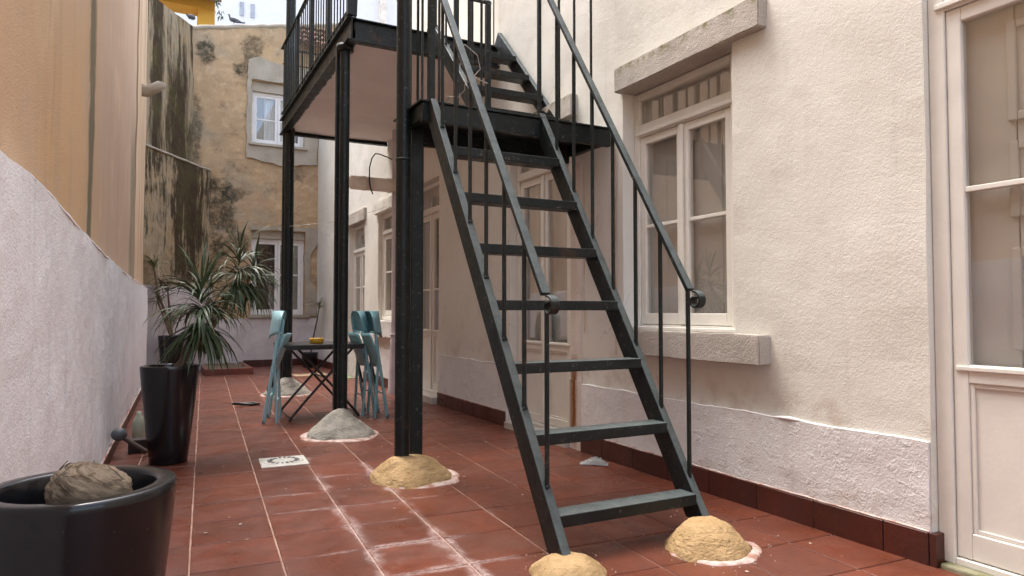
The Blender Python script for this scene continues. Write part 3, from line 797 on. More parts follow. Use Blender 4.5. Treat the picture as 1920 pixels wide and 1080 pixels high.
# ------------------------------------------------------------------ mossy wall and buttress in the far left corner
MD = Vector((-0.53, -0.848, 0)); MN = Vector((0.848, -0.53, 0))
mw = tag(empty('mossy_wall', (0.2, 13.4, 0)), 'oblique wall blackened by moss streaks in the far left corner', 'wall')
def at_m(o): o.parent = mw; o.location = (-0.2, -13.4, 0); return o
at_m(link('upper_wall', wall_mesh('upper_wall', Vector((0.575, 13.95, 0)), MD, MN, 2.6, 0, 6.39, (), cell=0.09, amp=0.05, thick=0.3, sc=.8, amp2=.012), M['mossy']))
at_m(link('buttress', wall_mesh('buttress', Vector((0.885, 13.925, 0)), MD, MN, 2.4, 0, 3.70, (), cell=0.08, amp=0.03, thick=0.4, sc=.9, amp2=.012), M['mossy_low']))
m = MB(); m.tube([Vector((0.885, 13.925, 3.70)) + MD * (.12 * i) + MN * .005 + Vector((0, 0, .012 * fbm((i * .5, 0, 0), 1))) for i in range(20)], 0.022, 6)
at_m(m.build('ledge', M['grey_render']))
at_m(link('white_base', wall_mesh('white_base', Vector((0.885, 13.925, 0)) + MN * .07, MD, MN, 2.3, 0, 1.475, (), cell=0.09, amp=0.02, thick=0.1, sc=1.2, amp2=.006), M['white_base']))

# ------------------------------------------------------------------ back building
bb = tag(empty('tan_building', (1.8, 13.95, 0)), 'weathered tan house closing the far end of the courtyard, two windows', 'building')
class BM_(MB):
    def mesh(s, name):
        s.v = [(x - 1.8, y - 13.95, z) for x, y, z in s.v]
        return super().mesh(name)
BX0 = -1.0
def btop(a): return 6.38 + (a + BX0 - 0.575) * 0.215
me = wall_mesh('wall', (BX0 - 1.8, 0, 0), (1, 0, 0), (0, -1, 0), 4.6, 0, 6.5, [(1.60 - BX0, 2.60 - BX0, 4.30, 5.55), (1.63 - BX0, 2.63 - BX0, 0.97, 2.63)], depth=0.3, cell=0.08, amp=0.03, sc=1.0, amp2=.012, top=None)
# slope the top without moving the openings
for v in me.vertices:
    if v.co.z > 5.9: v.co.z = 5.9 + (v.co.z - 5.9) * (btop(v.co.x + 1.8 - BX0) - 5.9) / 0.6
link('wall', me, M['back'], bb)
BM_().box(-1, 3.6, 14.35, 19, 0, 6.2).build('house_body', M['room'], bb)
def patch(poly, mat, name, y=13.925):
    m = BM_(); pts = []
    for (x0, z0), (x1, z1) in zip(poly, poly[1:] + poly[:1]):
        k = max(2, int(math.hypot(x1 - x0, z1 - z0) / .05))
        for i in range(k):
            x, z = x0 + (x1 - x0) * i / k, z0 + (z1 - z0) * i / k
            pts.append((x + .03 * fbm((x, z, 1), 4), z + .03 * fbm((x, z, 8), 4)))
    m.prism(pts, 1, y, y + .12); return m.build(name, mat, bb)
# grey cement made good round the windows
patch([(1.50, 4.05), (1.56, 4.28), (1.599, 4.28), (1.599, 5.56), (2.1, 5.56), (2.1, 5.93), (1.72, 6.02), (1.52, 5.93)], M['grey_render'], 'cement_patch', 13.915)
patch([(2.101, 5.56), (2.604, 5.56), (2.604, 4.1), (2.85, 4.1), (2.86, 5.9), (2.101, 5.93)], M['grey_render'], 'cement_patch', 13.914)
patch([(1.56, 4.28), (1.5, 4.02), (2.2, 3.93), (2.85, 4.0), (2.85, 4.28)], M['grey_render'], 'cement_patch', 13.913)
patch([(2.634, 0.98), (2.85, 0.98), (2.88, 1.4), (2.72, 1.7), (2.75, 2.2), (2.92, 2.5), (2.88, 2.72), (1.6, 2.70), (1.6, 2.634), (2.634, 2.634)], M['grey_render'], 'cement_patch', 13.916)
def bwin(name, x0, x1, z0, z1, muntins, board, curtain):
    y = 14.06
    m = BM_(); t = .055
    m.box(x0, x0 + t, y, y + .06, z0, z1); m.box(x1 - t, x1, y, y + .06, z0, z1)
    m.box(x0 + t, x1 - t, y + .002, y + .058, z0, z0 + t); m.box(x0 + t, x1 - t, y + .002, y + .058, z1 - t, z1)
    F = m.build(name, M['white_paint'], bb, 0.005)
    w = (x1 - x0 - 2 * t) / 2
    for k in range(2):
        a, b = x0 + t + k * w + .002, x0 + t + (k + 1) * w - .002; s_ = .05
        m = BM_(); m.box(a, a + s_, y + .01, y + .05, z0 + t, z1 - t); m.box(b - s_, b, y + .01, y + .05, z0 + t, z1 - t)
        m.box(a + s_, b - s_, y + .012, y + .048, z0 + t, z0 + t + s_); m.box(a + s_, b - s_, y + .012, y + .048, z1 - t - s_, z1 - t)
        m.build('sash', M['white_paint'], F, 0.004)
        BM_().box(a + s_, b - s_, y + .028, y + .032, z0 + t + s_, z1 - t - s_).build('pane', M['glass'], F)
        for mz in muntins: BM_().box(a + s_ - .001, b - s_ + .001, y + .016, y + .044, mz - .013, mz + .013).build('muntin', M['white_paint'], F)
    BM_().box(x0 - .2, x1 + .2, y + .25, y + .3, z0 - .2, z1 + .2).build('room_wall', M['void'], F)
    if curtain:
        for a, b in ((x0 + .26, x0 + .46), (x1 - .45, x1 - .1)):
            m = BM_(); vs = []; k = 14
            for i in range(k + 1):
                for z in (z0, z1): vs.append((a + (b - a) * i / k, y + .12 + .02 * math.sin(i * 1.9), z))
            m.add(vs, [(2 * i, 2 * i + 2, 2 * i + 3, 2 * i + 1) for i in range(k)], True).build('curtain', M['curtain'], F)
    return F
W4 = bwin('window', 1.60, 2.60, 4.33, 5.36, [4.83], None, True)
BM_().box(1.602, 2.598, 14.0, 14.2, 5.36, 5.549).build('blind_box', M['grey_render'], W4)
BM_().box(1.55, 2.66, 13.87, 14.05, 4.27, 4.325).build('sill', M['grey_render'], W4, .01)
W5 = bwin('window', 1.63, 2.63, 0.99, 2.48, [1.78], None, False)
BM_().box(1.632, 2.628, 14.0, 14.2, 2.48, 2.629).build('blind_box', M['grey_render'], W5)
BM_().box(1.58, 2.72, 13.87, 14.05, 0.93, 0.985).build('sill', M['grey_render'], W5, .01)
me = wall_mesh('white_base', (0.6 - 1.8, -0.035, 0), (1, 0, 0), (0, -1, 0), 2.27, 0, 0.925, (), cell=.08, amp=.012, thick=.1, sc=1.5, amp2=.006)
link('white_base', me, M['white_base'], bb)
x = 1.5
while x < 2.84:
    e = min(2.85, x + TS); BM_().box(x + .002, e - .002, 13.895, 13.93, -.01, .13).build('skirting_tile', M['base_tile'], bb, .002, seg=1); x = e
# coping along the top of the tan wall
m = BM_(); k = 30
m.tube([(0.5 + 3.0 * i / k, 13.98, btop(0.5 + 3.0 * i / k - BX0) + .005 + .012 * fbm((i * .6, 3, 3), 1)) for i in range(k + 1)], 0.05, 7).build('coping', M['grey_render'], bb)
# little tiled lean-to roof on the right of that top edge
rt = tag(empty('lean_to_roof', (2.8, 13.7, 6.5)), 'small brown clay tiled lean-to seen through the gallery railing', 'roof')
for r_ in range(4):
    for c_ in range(7):
        m = MB(); x0 = -.36 + c_ * .115; y0 = -.02 - .0 * r_; zz = -.16 + r_ * .13
        m.tube([(x0, .05 + r_ * .11 - .14, zz), (x0, .05 + r_ * .11 + .06, zz + .15)], [.062, .05], 8); m.build('roof_tile', M['roof_tile'], rt)

# ------------------------------------------------------------------ far roofs beyond the courtyard
fw = tag(empty('white_house', (4, 25, 0)), 'bright white house beyond the courtyard wall with two slim windows', 'building')
m = MB(); m.box(-9, 9, 0, 6, 0, 22); m.build('wall', M['far_white'], fw)
for x_ in (2.40, 2.74):
    q = MB().box(x_ * 25 / 24 - 4 - .07, x_ * 25 / 24 - 4 + .07, -.03, 0.02, 11.30, 11.78).build('window', M['curtain'], fw)
MB().box(3.35, 3.6, -.25, .0, 0, 22).build('pilaster', M['pipe'], fw)
yw = tag(empty('yellow_porch', (0.5, 17, 0)), 'yellow rendered porch with tiled eave rising behind the mossy wall', 'porch')
MB().box(0.27, 0.62, 0, .5, 0, 8.02).build('pillar', M['yellow_wall'], yw)
MB().box(-2.6, 0.62, -.02, .52, 8.02, 8.5).build('beam', M['yellow_wall'], yw)
m = MB(); m.add([(-2.6, -.5, 8.03), (.72, -.5, 8.03), (.72, .9, 8.62), (-2.6, .9, 8.62), (-2.6, -.5, 8.14), (.72, -.5, 8.14), (.72, .9, 8.74), (-2.6, .9, 8.74)], [(3, 2, 1, 0), (4, 5, 6, 7), (0, 1, 5, 4), (1, 2, 6, 5), (2, 3, 7, 6), (3, 0, 4, 7)])
m.build('eave', M['roof_tile'], yw)
# fern hanging from the eave
hp = tag(empty('hanging_plant', (1.12, 16.2, 7.9)), 'dark green plant hanging below the yellow eave', 'plant')
m = MB()
for i in range(70):
    t = random.random(); a = random.uniform(0, 6.28); r_ = .09 * math.sin(math.pi * min(1, t * .8 + .12)) + .02
    c = Vector((math.cos(a) * r_ * random.random() - .05 + .12 * t, math.sin(a) * r_ * random.random(), .25 - .6 * t)); d = Vector((random.uniform(-.06, .06), random.uniform(-.06, .06), random.uniform(-.12, -.03)))
    w = Vector((random.uniform(-.02, .02), random.uniform(-.02, .02), .005))
    m.add([c - w, c + w, c + d], [(0, 1, 2)])
m.build('foliage', M['leaf'], hp)
MB().tube([(-.15, 0.3, .35), (-.05, 0, .3), (0.0, 0, .1)], .01, 5).build('stem', M['stem'], hp)
def pigeon(loc, rz, label, sleeping=False):
    t = tag(empty('pigeon', loc, rz), label, 'bird', 'pigeons on the wall tops'); t.scale = (.72, .72, .72)
    m = MB(); pts = [(-.17, 0, .075), (-.09, 0, .09), (0, 0, .10), (.07, 0, .115), (.11, 0, .14)]
    m.tube(pts, [.012, .045, .065, .058, .03], 10)
    if sleeping: m.tube([(.08, 0, .13), (.10, 0, .155), (.12, 0, .165)], [.035, .03, .012], 8)
    else: m.tube([(.095, 0, .13), (.115, 0, .19), (.125, 0, .235), (.15, 0, .245)], [.032, .02, .024, .012], 8)
    m.build('body', M['feather'], t)
    MB().tube([(-.05, .03, .045), (-.28, 0, .05)], [.03, .018], 6).build('tail', M['feather'], t)
    MB().tube([(.14, 0, .242 if not sleeping else .16), (.175, 0, .236 if not sleeping else .15)], [.008, .002], 5).build('beak', M['grey_plastic'], t)
    for s in (-1, 1): MB().tube([(0, .02 * s, .05), (0.005, .025 * s, 0)], .005, 5).build('leg', M['stem'], t)
pigeon((1.26, 13.95, 6.585), R(165), 'grey pigeon standing upright on the tan house wall top')
pigeon((0.52, 13.75, 6.42), R(60), 'pale grey pigeon hunched where mossy wall meets tan wall', True)

# ------------------------------------------------------------------ iron gallery with its posts
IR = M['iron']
ga = tag(empty('iron_gallery', (1.45, 5.75, 0)), 'raised gallery of black iron with pink plaster soffit on slim posts', 'gallery')
class GM(MB):
    def mesh(s, name):
        s.v = [(x - 1.45, y - 5.75, z) for x, y, z in s.v]
        return super().mesh(name)
GX0, GX1, GY0, GY1, GZ = 1.44, WX - .012, 5.74, 9.3, 3.40
# slab with uneven soffit
k1, k2 = 16, 34; vs = []
for i in range(k1 + 1):
    for j in range(k2 + 1):
        x, y = GX0 + .05 + (GX1 - GX0 - .05) * i / k1, GY0 + .06 + (GY1 - GY0 - .06) * j / k2
        vs.append((x, y, GZ + .03 + .02 * fbm((x, y, 0), 1.2)))
m = GM(); m.add(vs, [(i * (k2 + 1) + j, (i + 1) * (k2 + 1) + j, (i + 1) * (k2 + 1) + j + 1, i * (k2 + 1) + j + 1) for i in range(k1) for j in range(k2)], True)
m.build('soffit', M['soffit'], ga)
GM().box(GX0 + .05, GX1, GY0 + .06, GY1 - .002, GZ + .09, GZ + .17).build('deck', M['grey_render'], ga)
def ibeam(a, b, h, w, t=.012):
    a, b = Vector(a), Vector(b); m = GM()
    up = Vector((0, 0, 1))
    m.bar(a + up * (h - t / 2), b + up * (h - t / 2), w, t); m.bar(a + up * (t / 2), b + up * (t / 2), w, t); m.bar(a + up * (h / 2), b + up * (h / 2), t, h - 2 * t - .002)
    return m
ibeam((GX0 + .05, GY0 + .03, GZ - .03), (GX1, GY0 + .03, GZ - .03), .2, .08).build('front_beam', IR, ga, .002)
ibeam((GX0 + .01, GY0 - .02, GZ - .03), (GX0 + .01, GY1, GZ - .03), .2, .08).build('side_beam', IR, ga, .002)
ibeam((GX0 + .06, GY1 - .03, GZ - .02), (GX1, GY1 - .03, GZ - .02), .18, .07).build('rear_beam', IR, ga, .002)
# ragged mortar edges between beam and soffit
for ax in (0, 1):
    m = GM(); k = 60; L = (GX1 - GX0 - .1) if ax == 0 else (GY1 - GY0 - .1)
    pts = [((GX0 + .06 + L * i / k, GY0 + .075, GZ + .012) if ax == 0 else (GX0 + .065, GY0 + .06 + L * i / k, GZ + .012)) for i in range(k + 1)]
    m.tube([Vector(p) + Vector((0, 0, .012 * fbm((i * .5, ax, 4), 1))) for i, p in enumerate(pts)], [.022 + .022 * abs(fbm((i * .8, ax * 3, 1), 1)) for i in range(k + 1)], 6).build('mortar_edge', IR, ga)
# posts
def post(x, y, z0, z1, r): return GM().tube([(x, y, z0), (x, y, z1)], r, 20).build('post', IR, ga)
post(1.445, 5.93, 0.02, GZ - .03, .043); 
GM().box(1.388, 1.428, 6.0, 6.05, 0.02, GZ - .032).build('post', IR, ga, .006)
post(1.515, 9.13, 0.02, 6.9, .062)
GM().box(1.445, 1.50, 9.18, 9.25, 0.02, GZ - .032).build('post', IR, ga, .006)
GM().lathe([(0, -.02), (.075, -.02), (.075, 0.03), (0, .03)], 16, (1.445, 5.93, GZ - .04)).build('post_cap', IR, ga)
post(1.405, 4.20, 0.02, 6.9, .047)
for z in (2.02, 4.1): GM().lathe([(.046, 0), (.0495, .001), (.0495, .018), (.046, .019)], 20, (1.405, 4.20, z)).build('weld_band', IR, ga)
GM().box(1.468, 1.552, 4.215, 4.30, 0.02, 2.262).build('post', IR, ga, .008)
# railing along the open side and far end
RZ = GZ + 1.12
GM().bar((GX0, GY0, RZ), (GX0, GY1, RZ), .045, .012).build('top_rail', IR, ga, .002)
GM().bar((GX0, GY0, GZ + .25), (GX0, GY1, GZ + .25), .03, .01).build('bottom_rail', IR, ga, .002)
y = GY0 + .12
i = 0
while y < GY1 - .05:
    if i % 7 == 6: GM().box(GX0 - .016, GX0 + .016, y - .016, y + .016, GZ + .171, RZ - .006).build('rail_post', IR, ga, .002)
    else: GM().tube([(GX0, y, GZ + .171), (GX0, y, RZ - .006)], .0065, 6).build('baluster', IR, ga)
    y += .118; i += 1
GM().bar((GX0, GY1 - .02, RZ), (GX1 - .02, GY1 - .02, RZ), .04, .012).build('top_rail', IR, ga, .002)
GM().bar((GX0, GY1 - .02, RZ - .2), (GX1 - .02, GY1 - .02, RZ - .2), .02, .01).build('mid_rail', IR, ga)
for i in range(1, 11): GM().tube([(GX0 + .125 * i, GY1 - .02, GZ + .171), (GX0 + .125 * i, GY1 - .02, RZ - .006)], .0065, 6).build('baluster', IR, ga)
# corner newel and its leaning brace
GM().box(GX0 - .035, GX0 + .015, GY0 - .055, GY0 - .005, GZ + .172, RZ + .1).build('newel', IR, ga, .003)
GM().bar((GX0 + .03, GY0 - .01, GZ + .18), (GX0 + .08, GY0 + .02, RZ + .4), .045, .03).build('newel', IR, ga, .003)
# gate at the head of the upper flight
for z, w in ((GZ + .185, .02), (GZ + 1.1, .035)): GM().bar((2.2, GY0 + .05, z), (2.84, GY0 + .05, z), .012, w).build('gate_rail', IR, ga)
for i in range(6): GM().tube([(2.22 + i * .122, GY0 + .05, GZ + .176), (2.22 + i * .122, GY0 + .05, GZ + 1.1)], .0065, 6).build('baluster', IR, ga)

# ------------------------------------------------------------------ iron staircase
st = tag(empty('iron_staircase', (1.5, 2.6, 0)), 'steep open black iron staircase with landing and scrolled handrails', 'staircase')
class SM(MB):
    def mesh(s, name):
        s.v = [(x - 1.5, y - 2.6, z) for x, y, z in s.v]
        return super().mesh(name)
K = 1.515
XL, XR = 1.50, 2.30
def stringer(x, y0, y1, zt0):
    """channel leaning at the stair pitch; zt0 = height of the upper edge at y=2.39"""
    dy = .135
    f = lambda y: zt0 + K * (y - 2.39)
    poly = [(y0, f(y0)), (y1, f(y1)), (y1 + dy, f(y1)), (y0 + dy, f(y0))]
    return SM().prism(poly, 0, x - .022, x + .022)
stringer(XL, 2.37, 3.905, .065).build('stringer', IR, st, .004)
stringer(XR, 2.42, 3.955, .02).build('stringer', IR, st, .004)
for k in range(7):
    z = .192 + .306 * k; y = 2.475 + .2035 * k
    o = SM().box(XL + .0235, XR - .0235, y, y + .115, z - .052, z).build('tread', IR, st, .004)
    if k == 0: o['label'] = 'lowest tread'
# landing
LZ, LY0, LY1 = 2.345, 3.945, 4.47
SM().box(XL - .06, WX - .02, LY0, LY0 + .04, LZ - .12, LZ).build('landing_beam', IR, st, .004)
SM().box(XL - .06, WX - .06, LY1 - .04, LY1, LZ - .15, LZ - .004).build('landing_beam', IR, st, .004)
SM().box(XL - .06, XL - .02, LY0 + .042, LY1 - .042, LZ - .1, LZ - .002).build('landing_beam', IR, st, .004)
SM().box(WX - .07, WX - .022, LY0 + .042, LY1 - .042, LZ - .1, LZ - .002).build('landing_beam', IR, st, .004)
SM().box(XL - .018, WX - .072, LY0 + .042, LY1 - .042, LZ - .03, LZ - .012).build('landing_plate', IR, st)
SM().box(XL - .08, WX - .015, LY0 - .015, LY1, LZ + .0005, LZ + .012).build('landing_plate', IR, st, .002)
# upper flight
KU = 1.04
UX0, UX1 = 2.15, 2.83
for x in (UX0, UX1):
    f = lambda y: LZ + .09 + KU * (y - LY1 - .0)
    poly = [(LY1 - .05, f(LY1 - .05)), (5.66, f(5.66)), (5.735, f(5.66) - .1), (LY1 + .09, LZ + .013), (LY1 - .05, LZ + .013)]
    SM().prism(poly, 0, x - .022, x + .022).build('stringer', IR, st, .004)
for k in range(4):
    z = LZ + .243 * (k + 1); y = LY1 + .10 + .238 * k
    SM().box(UX0 + .0235, UX1 - .0235, y, y + .12, z - .05, z).build('tread', IR, st, .004)
# handrails with scrolled ends
def handrail(x, ya, za, yb):
    f = lambda y: za + 1.5 * (y - ya)
    SM().bar((x, ya, f(ya)), (x, yb, f(yb)), .042, .022, (0, -.83, .55)).build('handrail', IR, st, .003)
    # scroll of the flat bar, curling out towards the foot and under
    pts = []; r0 = .05
    c = Vector((x, ya - .045, za - .052))
    m = SM(); vs = []; fs = []; n = 26
    for i in range(n + 1):
        t = i / n; a = R(75) + R(395) * t; rr = r0 * (1 - .62 * t)
        d = Vector((0, -math.cos(R(180) - a) * 1.0, math.sin(R(180) - a)))
        d = Vector((0, math.cos(a) * 1.0, math.sin(a)))
        p = c + d * rr; q = c + d * (rr - .009)
        for xx in (-.021, .021):
            vs.append((x + xx, p.y, p.z)); vs.append((x + xx, q.y, q.z))
    for i in range(n):
        b0, b1 = 4 * i, 4 * (i + 1)
        fs += [(b0, b0 + 2, b1 + 2, b1), (b0 + 1, b1 + 1, b1 + 3, b0 + 3), (b0, b1, b1 + 1, b0 + 1), (b0 + 2, b0 + 3, b1 + 3, b1 + 2)]
    fs += [(0, 1, 3, 2), (4 * n, 4 * n + 2, 4 * n + 3, 4 * n + 1)]
    m.add(vs, fs, False); m.build('scroll', IR, st, .002)
    return f
YT = 3.93
fL = handrail(XL, 2.557, 1.125, YT); fR = handrail(XR, 2.535, 1.155, YT + .06)
beads = []
def sbal(x, y, zb, zt, r=.0085):
    beads.append((x, y, zb))
    return SM().box(x - r, x + r, y - r, y + r, zb, zt).build('baluster', IR, st, .002, seg=1)
for k in range(7):
    y = 2.53 + .2035 * k
    sbal(XL, y + .015, .065 + K * (y + .015 - 2.39) - .004, fL(y + .015) - .012)
    yr = y + .02
    sbal(XR, yr, .02 + K * (yr - 2.42) - .0 , fR(yr) - .012)
# landing guards: newels, rails and balusters
HR = fL(YT)
SM().box(XL - .02, XL + .02, 3.935, 3.975, LZ + .013, HR + .02).build('newel', IR, st, .003)
SM().box(XR - .012, XR + .012, 3.985, 4.010, LZ + .013, fR(YT + .06)).build('newel', IR, st, .003)
SM().bar((XL - .05, 3.96, HR), (XL - .05, LY1 - .02, HR), .035, .02).build('top_rail', IR, st, .003)
SM().bar((XR, 3.965, HR + .26), (WX - .03, 3.965, HR + .26), .03, .02).build('top_rail', IR, st, .003)
for y in (4.06, 4.2, 4.34): sbal(XL - .05, y, LZ + .013, HR - .01, .007)
for x in (2.435, 2.56, 2.70): sbal(x, 3.96, LZ + .013, HR + .25, .0075)
for x, r in ((1.62, .0075), (1.745, .0075), (1.875, .016), (2.0, .0075), (2.125, .018)): sbal(x, LY1 - .025, LZ + .013, 3.30, r)
SM().bar((XL - .05, LY1 - .025, 3.31), (2.15, LY1 - .025, 3.31), .02, .02).build('top_rail', IR, st, .003)
# upper flight handrail with its balusters
for x in (2.13,):
    SM().bar((x, LY1 - .02, 3.32), (x, 5.72, 3.32 + KU * (5.74 - LY1)), .04, .018).build('handrail', IR, st, .003)
    for k in range(5):
        y = LY1 + .12 + .235 * k; sbal(x + .01, y, LZ + .10 + KU * (y - LY1), 3.32 + KU * (y - LY1), .0075)
m = SM()
for k, (x, y, z) in enumerate(beads):
    for q in range(3):
        a = 2.1 * q + k; c = (x + .010 * math.cos(a), y + .010 * math.sin(a), z + .006)
        m.tube([(c[0], c[1], c[2] - .009), c, (c[0], c[1], c[2] + .007)], [.003, .0075, .002], 6)
m.build('weld_beads', IR, st)['kind'] = 'stuff'
# white wire tangled on the rail
wire = tag(SM().tube([(1.56, 3.85, 2.37), (1.62, 3.82, 2.36), (1.65, 3.78, 2.40), (1.63, 3.72, 2.48), (1.58, 3.70, 2.56), (1.555, 3.68, 2.60), (1.60, 3.66, 2.63), (1.68, 3.66, 2.58), (1.70, 3.66, 2.5), (1.66, 3.68, 2.45), (1.61, 3.66, 2.47), (1.67, 3.62, 2.42), (1.71, 3.58, 2.39)], .0018, 5).build('loose_wire', M['cord'], None, loc=(1.5, 2.6, 0)),
           'thin pale wire tangled round the left handrail by the landing', 'wire')

# ------------------------------------------------------------------ mortar footings
def mound(name, loc, rx, ry, h, tr, mat, label, crust=None, seed=0, grp=None, pw=1.0):
    n = 40; prof = []
    for i in range(15):
        t = i / 14
        rr = 1 - (1 - tr) * t
        zz = h * (math.sin(t * math.pi / 2) if pw == 1.0 else t ** pw)
        prof.append((rr, zz))
    prof += [(tr * .5, h * 1.03), (0.001, h * 1.03)]
    m = MB(); vs = []
    for r, z in prof:
        for k in range(n):
            a = 2 * math.pi * k / n; c, s_ = math.cos(a), math.sin(a)
            rr = r * (1 + .10 * fbm((c + seed, s_, z * 3), 1.4) + .03 * fbm((c, s_ + seed, z * 9), 5))
            vs.append((rx * rr * c, ry * rr * s_, max(z + .06 * h * fbm((c * r * 3, s_ * r * 3 + seed, 1), 1.5), -.004) if z > 0 else -.01))
    fs = [(i * n + k, i * n + (k + 1) % n, (i + 1) * n + (k + 1) % n, (i + 1) * n + k) for i in range(len(prof) - 1) for k in range(n)]
    m.add(vs, fs, True)
    o = m.build(name, mat, None, loc=loc)
    tag(o, label, 'footing', grp)
    if crust:
        m = MB(); vs = []
        for r, z in ((crust[0] * .8, .012), (crust[0] * .97, .008), (crust[0] * 1.0, -.002)):
            for k in range(n):
                a = 2 * math.pi * k / n; rr = r * (.98 + .13 * fbm((math.cos(a) + seed + 5, math.sin(a), 0), 1.6) + .04 * fbm((math.cos(a) * 5, math.sin(a) * 5, seed), 2))
                vs.append((rx * rr * math.cos(a) + crust[1], ry * rr * math.sin(a) + crust[2], z))
        m.add(vs, [(i * n + k, i * n + (k + 1) % n, (i + 1) * n + (k + 1) % n, (i + 1) * n + k) for i in range(2) for k in range(n)], True)
        m.build('crust', M['lime'], o)
    return o
G_ = 'mortar footings under the iron posts and stringers'
mound('mortar_footing', (1.45, 4.16, 0), .255, .27, .135, .32, M['sand_mound'], 'sand coloured mortar mound under the paired near posts', (1.03, .05, -.03), 1, G_)
mound('mortar_footing', (1.495, 2.375, 0), .165, .16, .06, .3, M['sand_mound'], 'sand coloured mortar mound under the left stair stringer', None, 4, G_)
mound('mortar_footing', (2.19, 2.32, 0), .195, .19, .125, .22, M['sand_mound'], 'sand coloured mortar mound with white crust under the right stair stringer', (1.07, .015, -.025), 8, G_)
mound('mortar_footing', (1.42, 5.88, 0),   .31, .31, .21, .16, M['grey_mound'], 'grey cement cone under the middle gallery post near the table', (1.10, .0, -.01), 12, G_, .92)
mound('mortar_footing', (1.51, 9.1, 0), .31, .31, .21, .2, M['grey_mound'], 'grey cement cone under the far gallery post behind the chairs', (1.08, .0, -.01), 16, G_, .92)

# ------------------------------------------------------------------ planters
def planter(loc, label, fill=True):
    prof = [(.0, .0), (.115, .0), (.122, .006), (.135, .12), (.158, .34), (.178, .54), (.189, .655), (.1895, .667), (.186, .674), (.179, .6755), (.158, .6755), (.150, .673), (.147, .666), (.145, .60), (.13, .46), (.0, .45)]
    t = tag(empty('planter', loc), label, 'planter', 'tall black glazed planters')
    MB().lathe(prof, 64).build('pot', M['pot'], t)
    if fill:
        m = MB(); m.lathe([(.1475, .60), (.09, .615), (.001, .62)], 24, disp=lambda a, r, z: .0).build('soil', M['soil'], t)
    return t
planter((-0.138, 1.765, 0), 'large black glossy planter nearest the viewer holding a dry husk', False)
planter((0.10, 5.38, 0), 'tall black planter with bushy dracaena against the white wall')
planter((0.235, 12.15, 0), 'far black planter with thin reddish plant in the corner')
# dry husk inside the first planter
bm = bmesh.new(); bmesh.ops.create_icosphere(bm, subdivisions=5, radius=1.0)
for v in bm.verts:
    d = v.co.normalized(); q = Vector((d.x * 2, d.y * 2, d.z * 9))
    v.co = Vector((d.x * .084, d.y * .076, d.z * .068)) * (1 + .10 * fbm(d, 1.6) + .05 * fbm(q, 2.2) + .03 * fbm(d * 9, 3))
me = bpy.data.meshes.new('dry_husk'); bm.to_mesh(me); bm.free()
for p in me.polygons: p.use_smooth = True
o = link('dry_husk', me, M['husk'], None, (-0.115, 1.735, .655)); o.rotation_euler = (.3, .5, .4)
tag(o, 'dry brown fibrous husk lying inside the nearest black planter', 'husk')
m = MB()
for i in range(36):
    d = Vector((random.gauss(0, 1), random.gauss(0, 1), random.gauss(0, 1))).normalized()
    p = Vector((d.x * .083, d.y * .075, d.z * .067)); w = Vector((random.gauss(0, 1), random.gauss(0, 1), random.gauss(0, 1))).normalized()
    w = (w - d * w.dot(d)).normalized()
    m.tube([p - w * .02 + d * .001, p + d * .006, p + w * .022 + d * random.uniform(.0, .014)], .0011, 4, False)
fb = m.build('fibres', M['husk'], o); fb['kind'] = 'stuff'

# ------------------------------------------------------------------ dracaena
def leaf_mesh(name, L, w, a0, droop, twist, n=7):
    m = MB(); vs = []
    p = Vector((0, 0, 0)); ang = a0
    for i in range(n + 1):
        t = i / n
        ww = w * (0.55 + .9 * t) * (1 - t ** 2.6) if t < 1 else .0004
        d = Vector((math.cos(ang), 0, math.sin(ang)))
        nrm = Vector((-math.sin(ang), 0, math.cos(ang)))
        side = Vector((0, 1, 0)) * math.cos(twist * t) + nrm * math.sin(twist * t)
        vs += [p + side * ww + nrm * ww * .35, p, p - side * ww + nrm * ww * .35]
        p = p + d * (L / n); ang -= droop / n * (0.5 + 1.0 * t)
    fs = []
    for i in range(n):
        for k in (0, 1): fs.append((3 * i + k, 3 * i + k + 1, 3 * i + 4 + k, 3 * i + 3 + k))
    m.add(vs, fs, True); return m.mesh(name)
def stem_curve(parent, pts, r, mat):
    MB().tube(pts, r, 9).build('stem', mat, parent)
LV = [[leaf_mesh('leaf', L, .0092, a, d, tw) for L, a, d, tw in grp] for grp in (
    [(.34, 1.35, .5, .2), (.30, 1.25, .3, -.3), (.36, 1.15, .7, .4)],
    [(.40, 1.0, 2.0, .4), (.42, .8, 2.1, -.4), (.38, .9, 1.6, .7), (.43, .7, 2.3, .2)],
    [(.42, .35, 2.0, .5), (.44, .2, 1.8, -.5), (.40, .1, 1.7, .3), (.45, .4, 2.4, -.2)],
    [(.42, -.3, 1.3, .3), (.44, -.6, 1.0, -.4), (.40, -.5, 1.2, .2), (.38, -.9, .7, -.3)])]
for g in LV:
    for me in g: me.materials.append(M['leaf'])
n_leaf = [0]; extra = {}
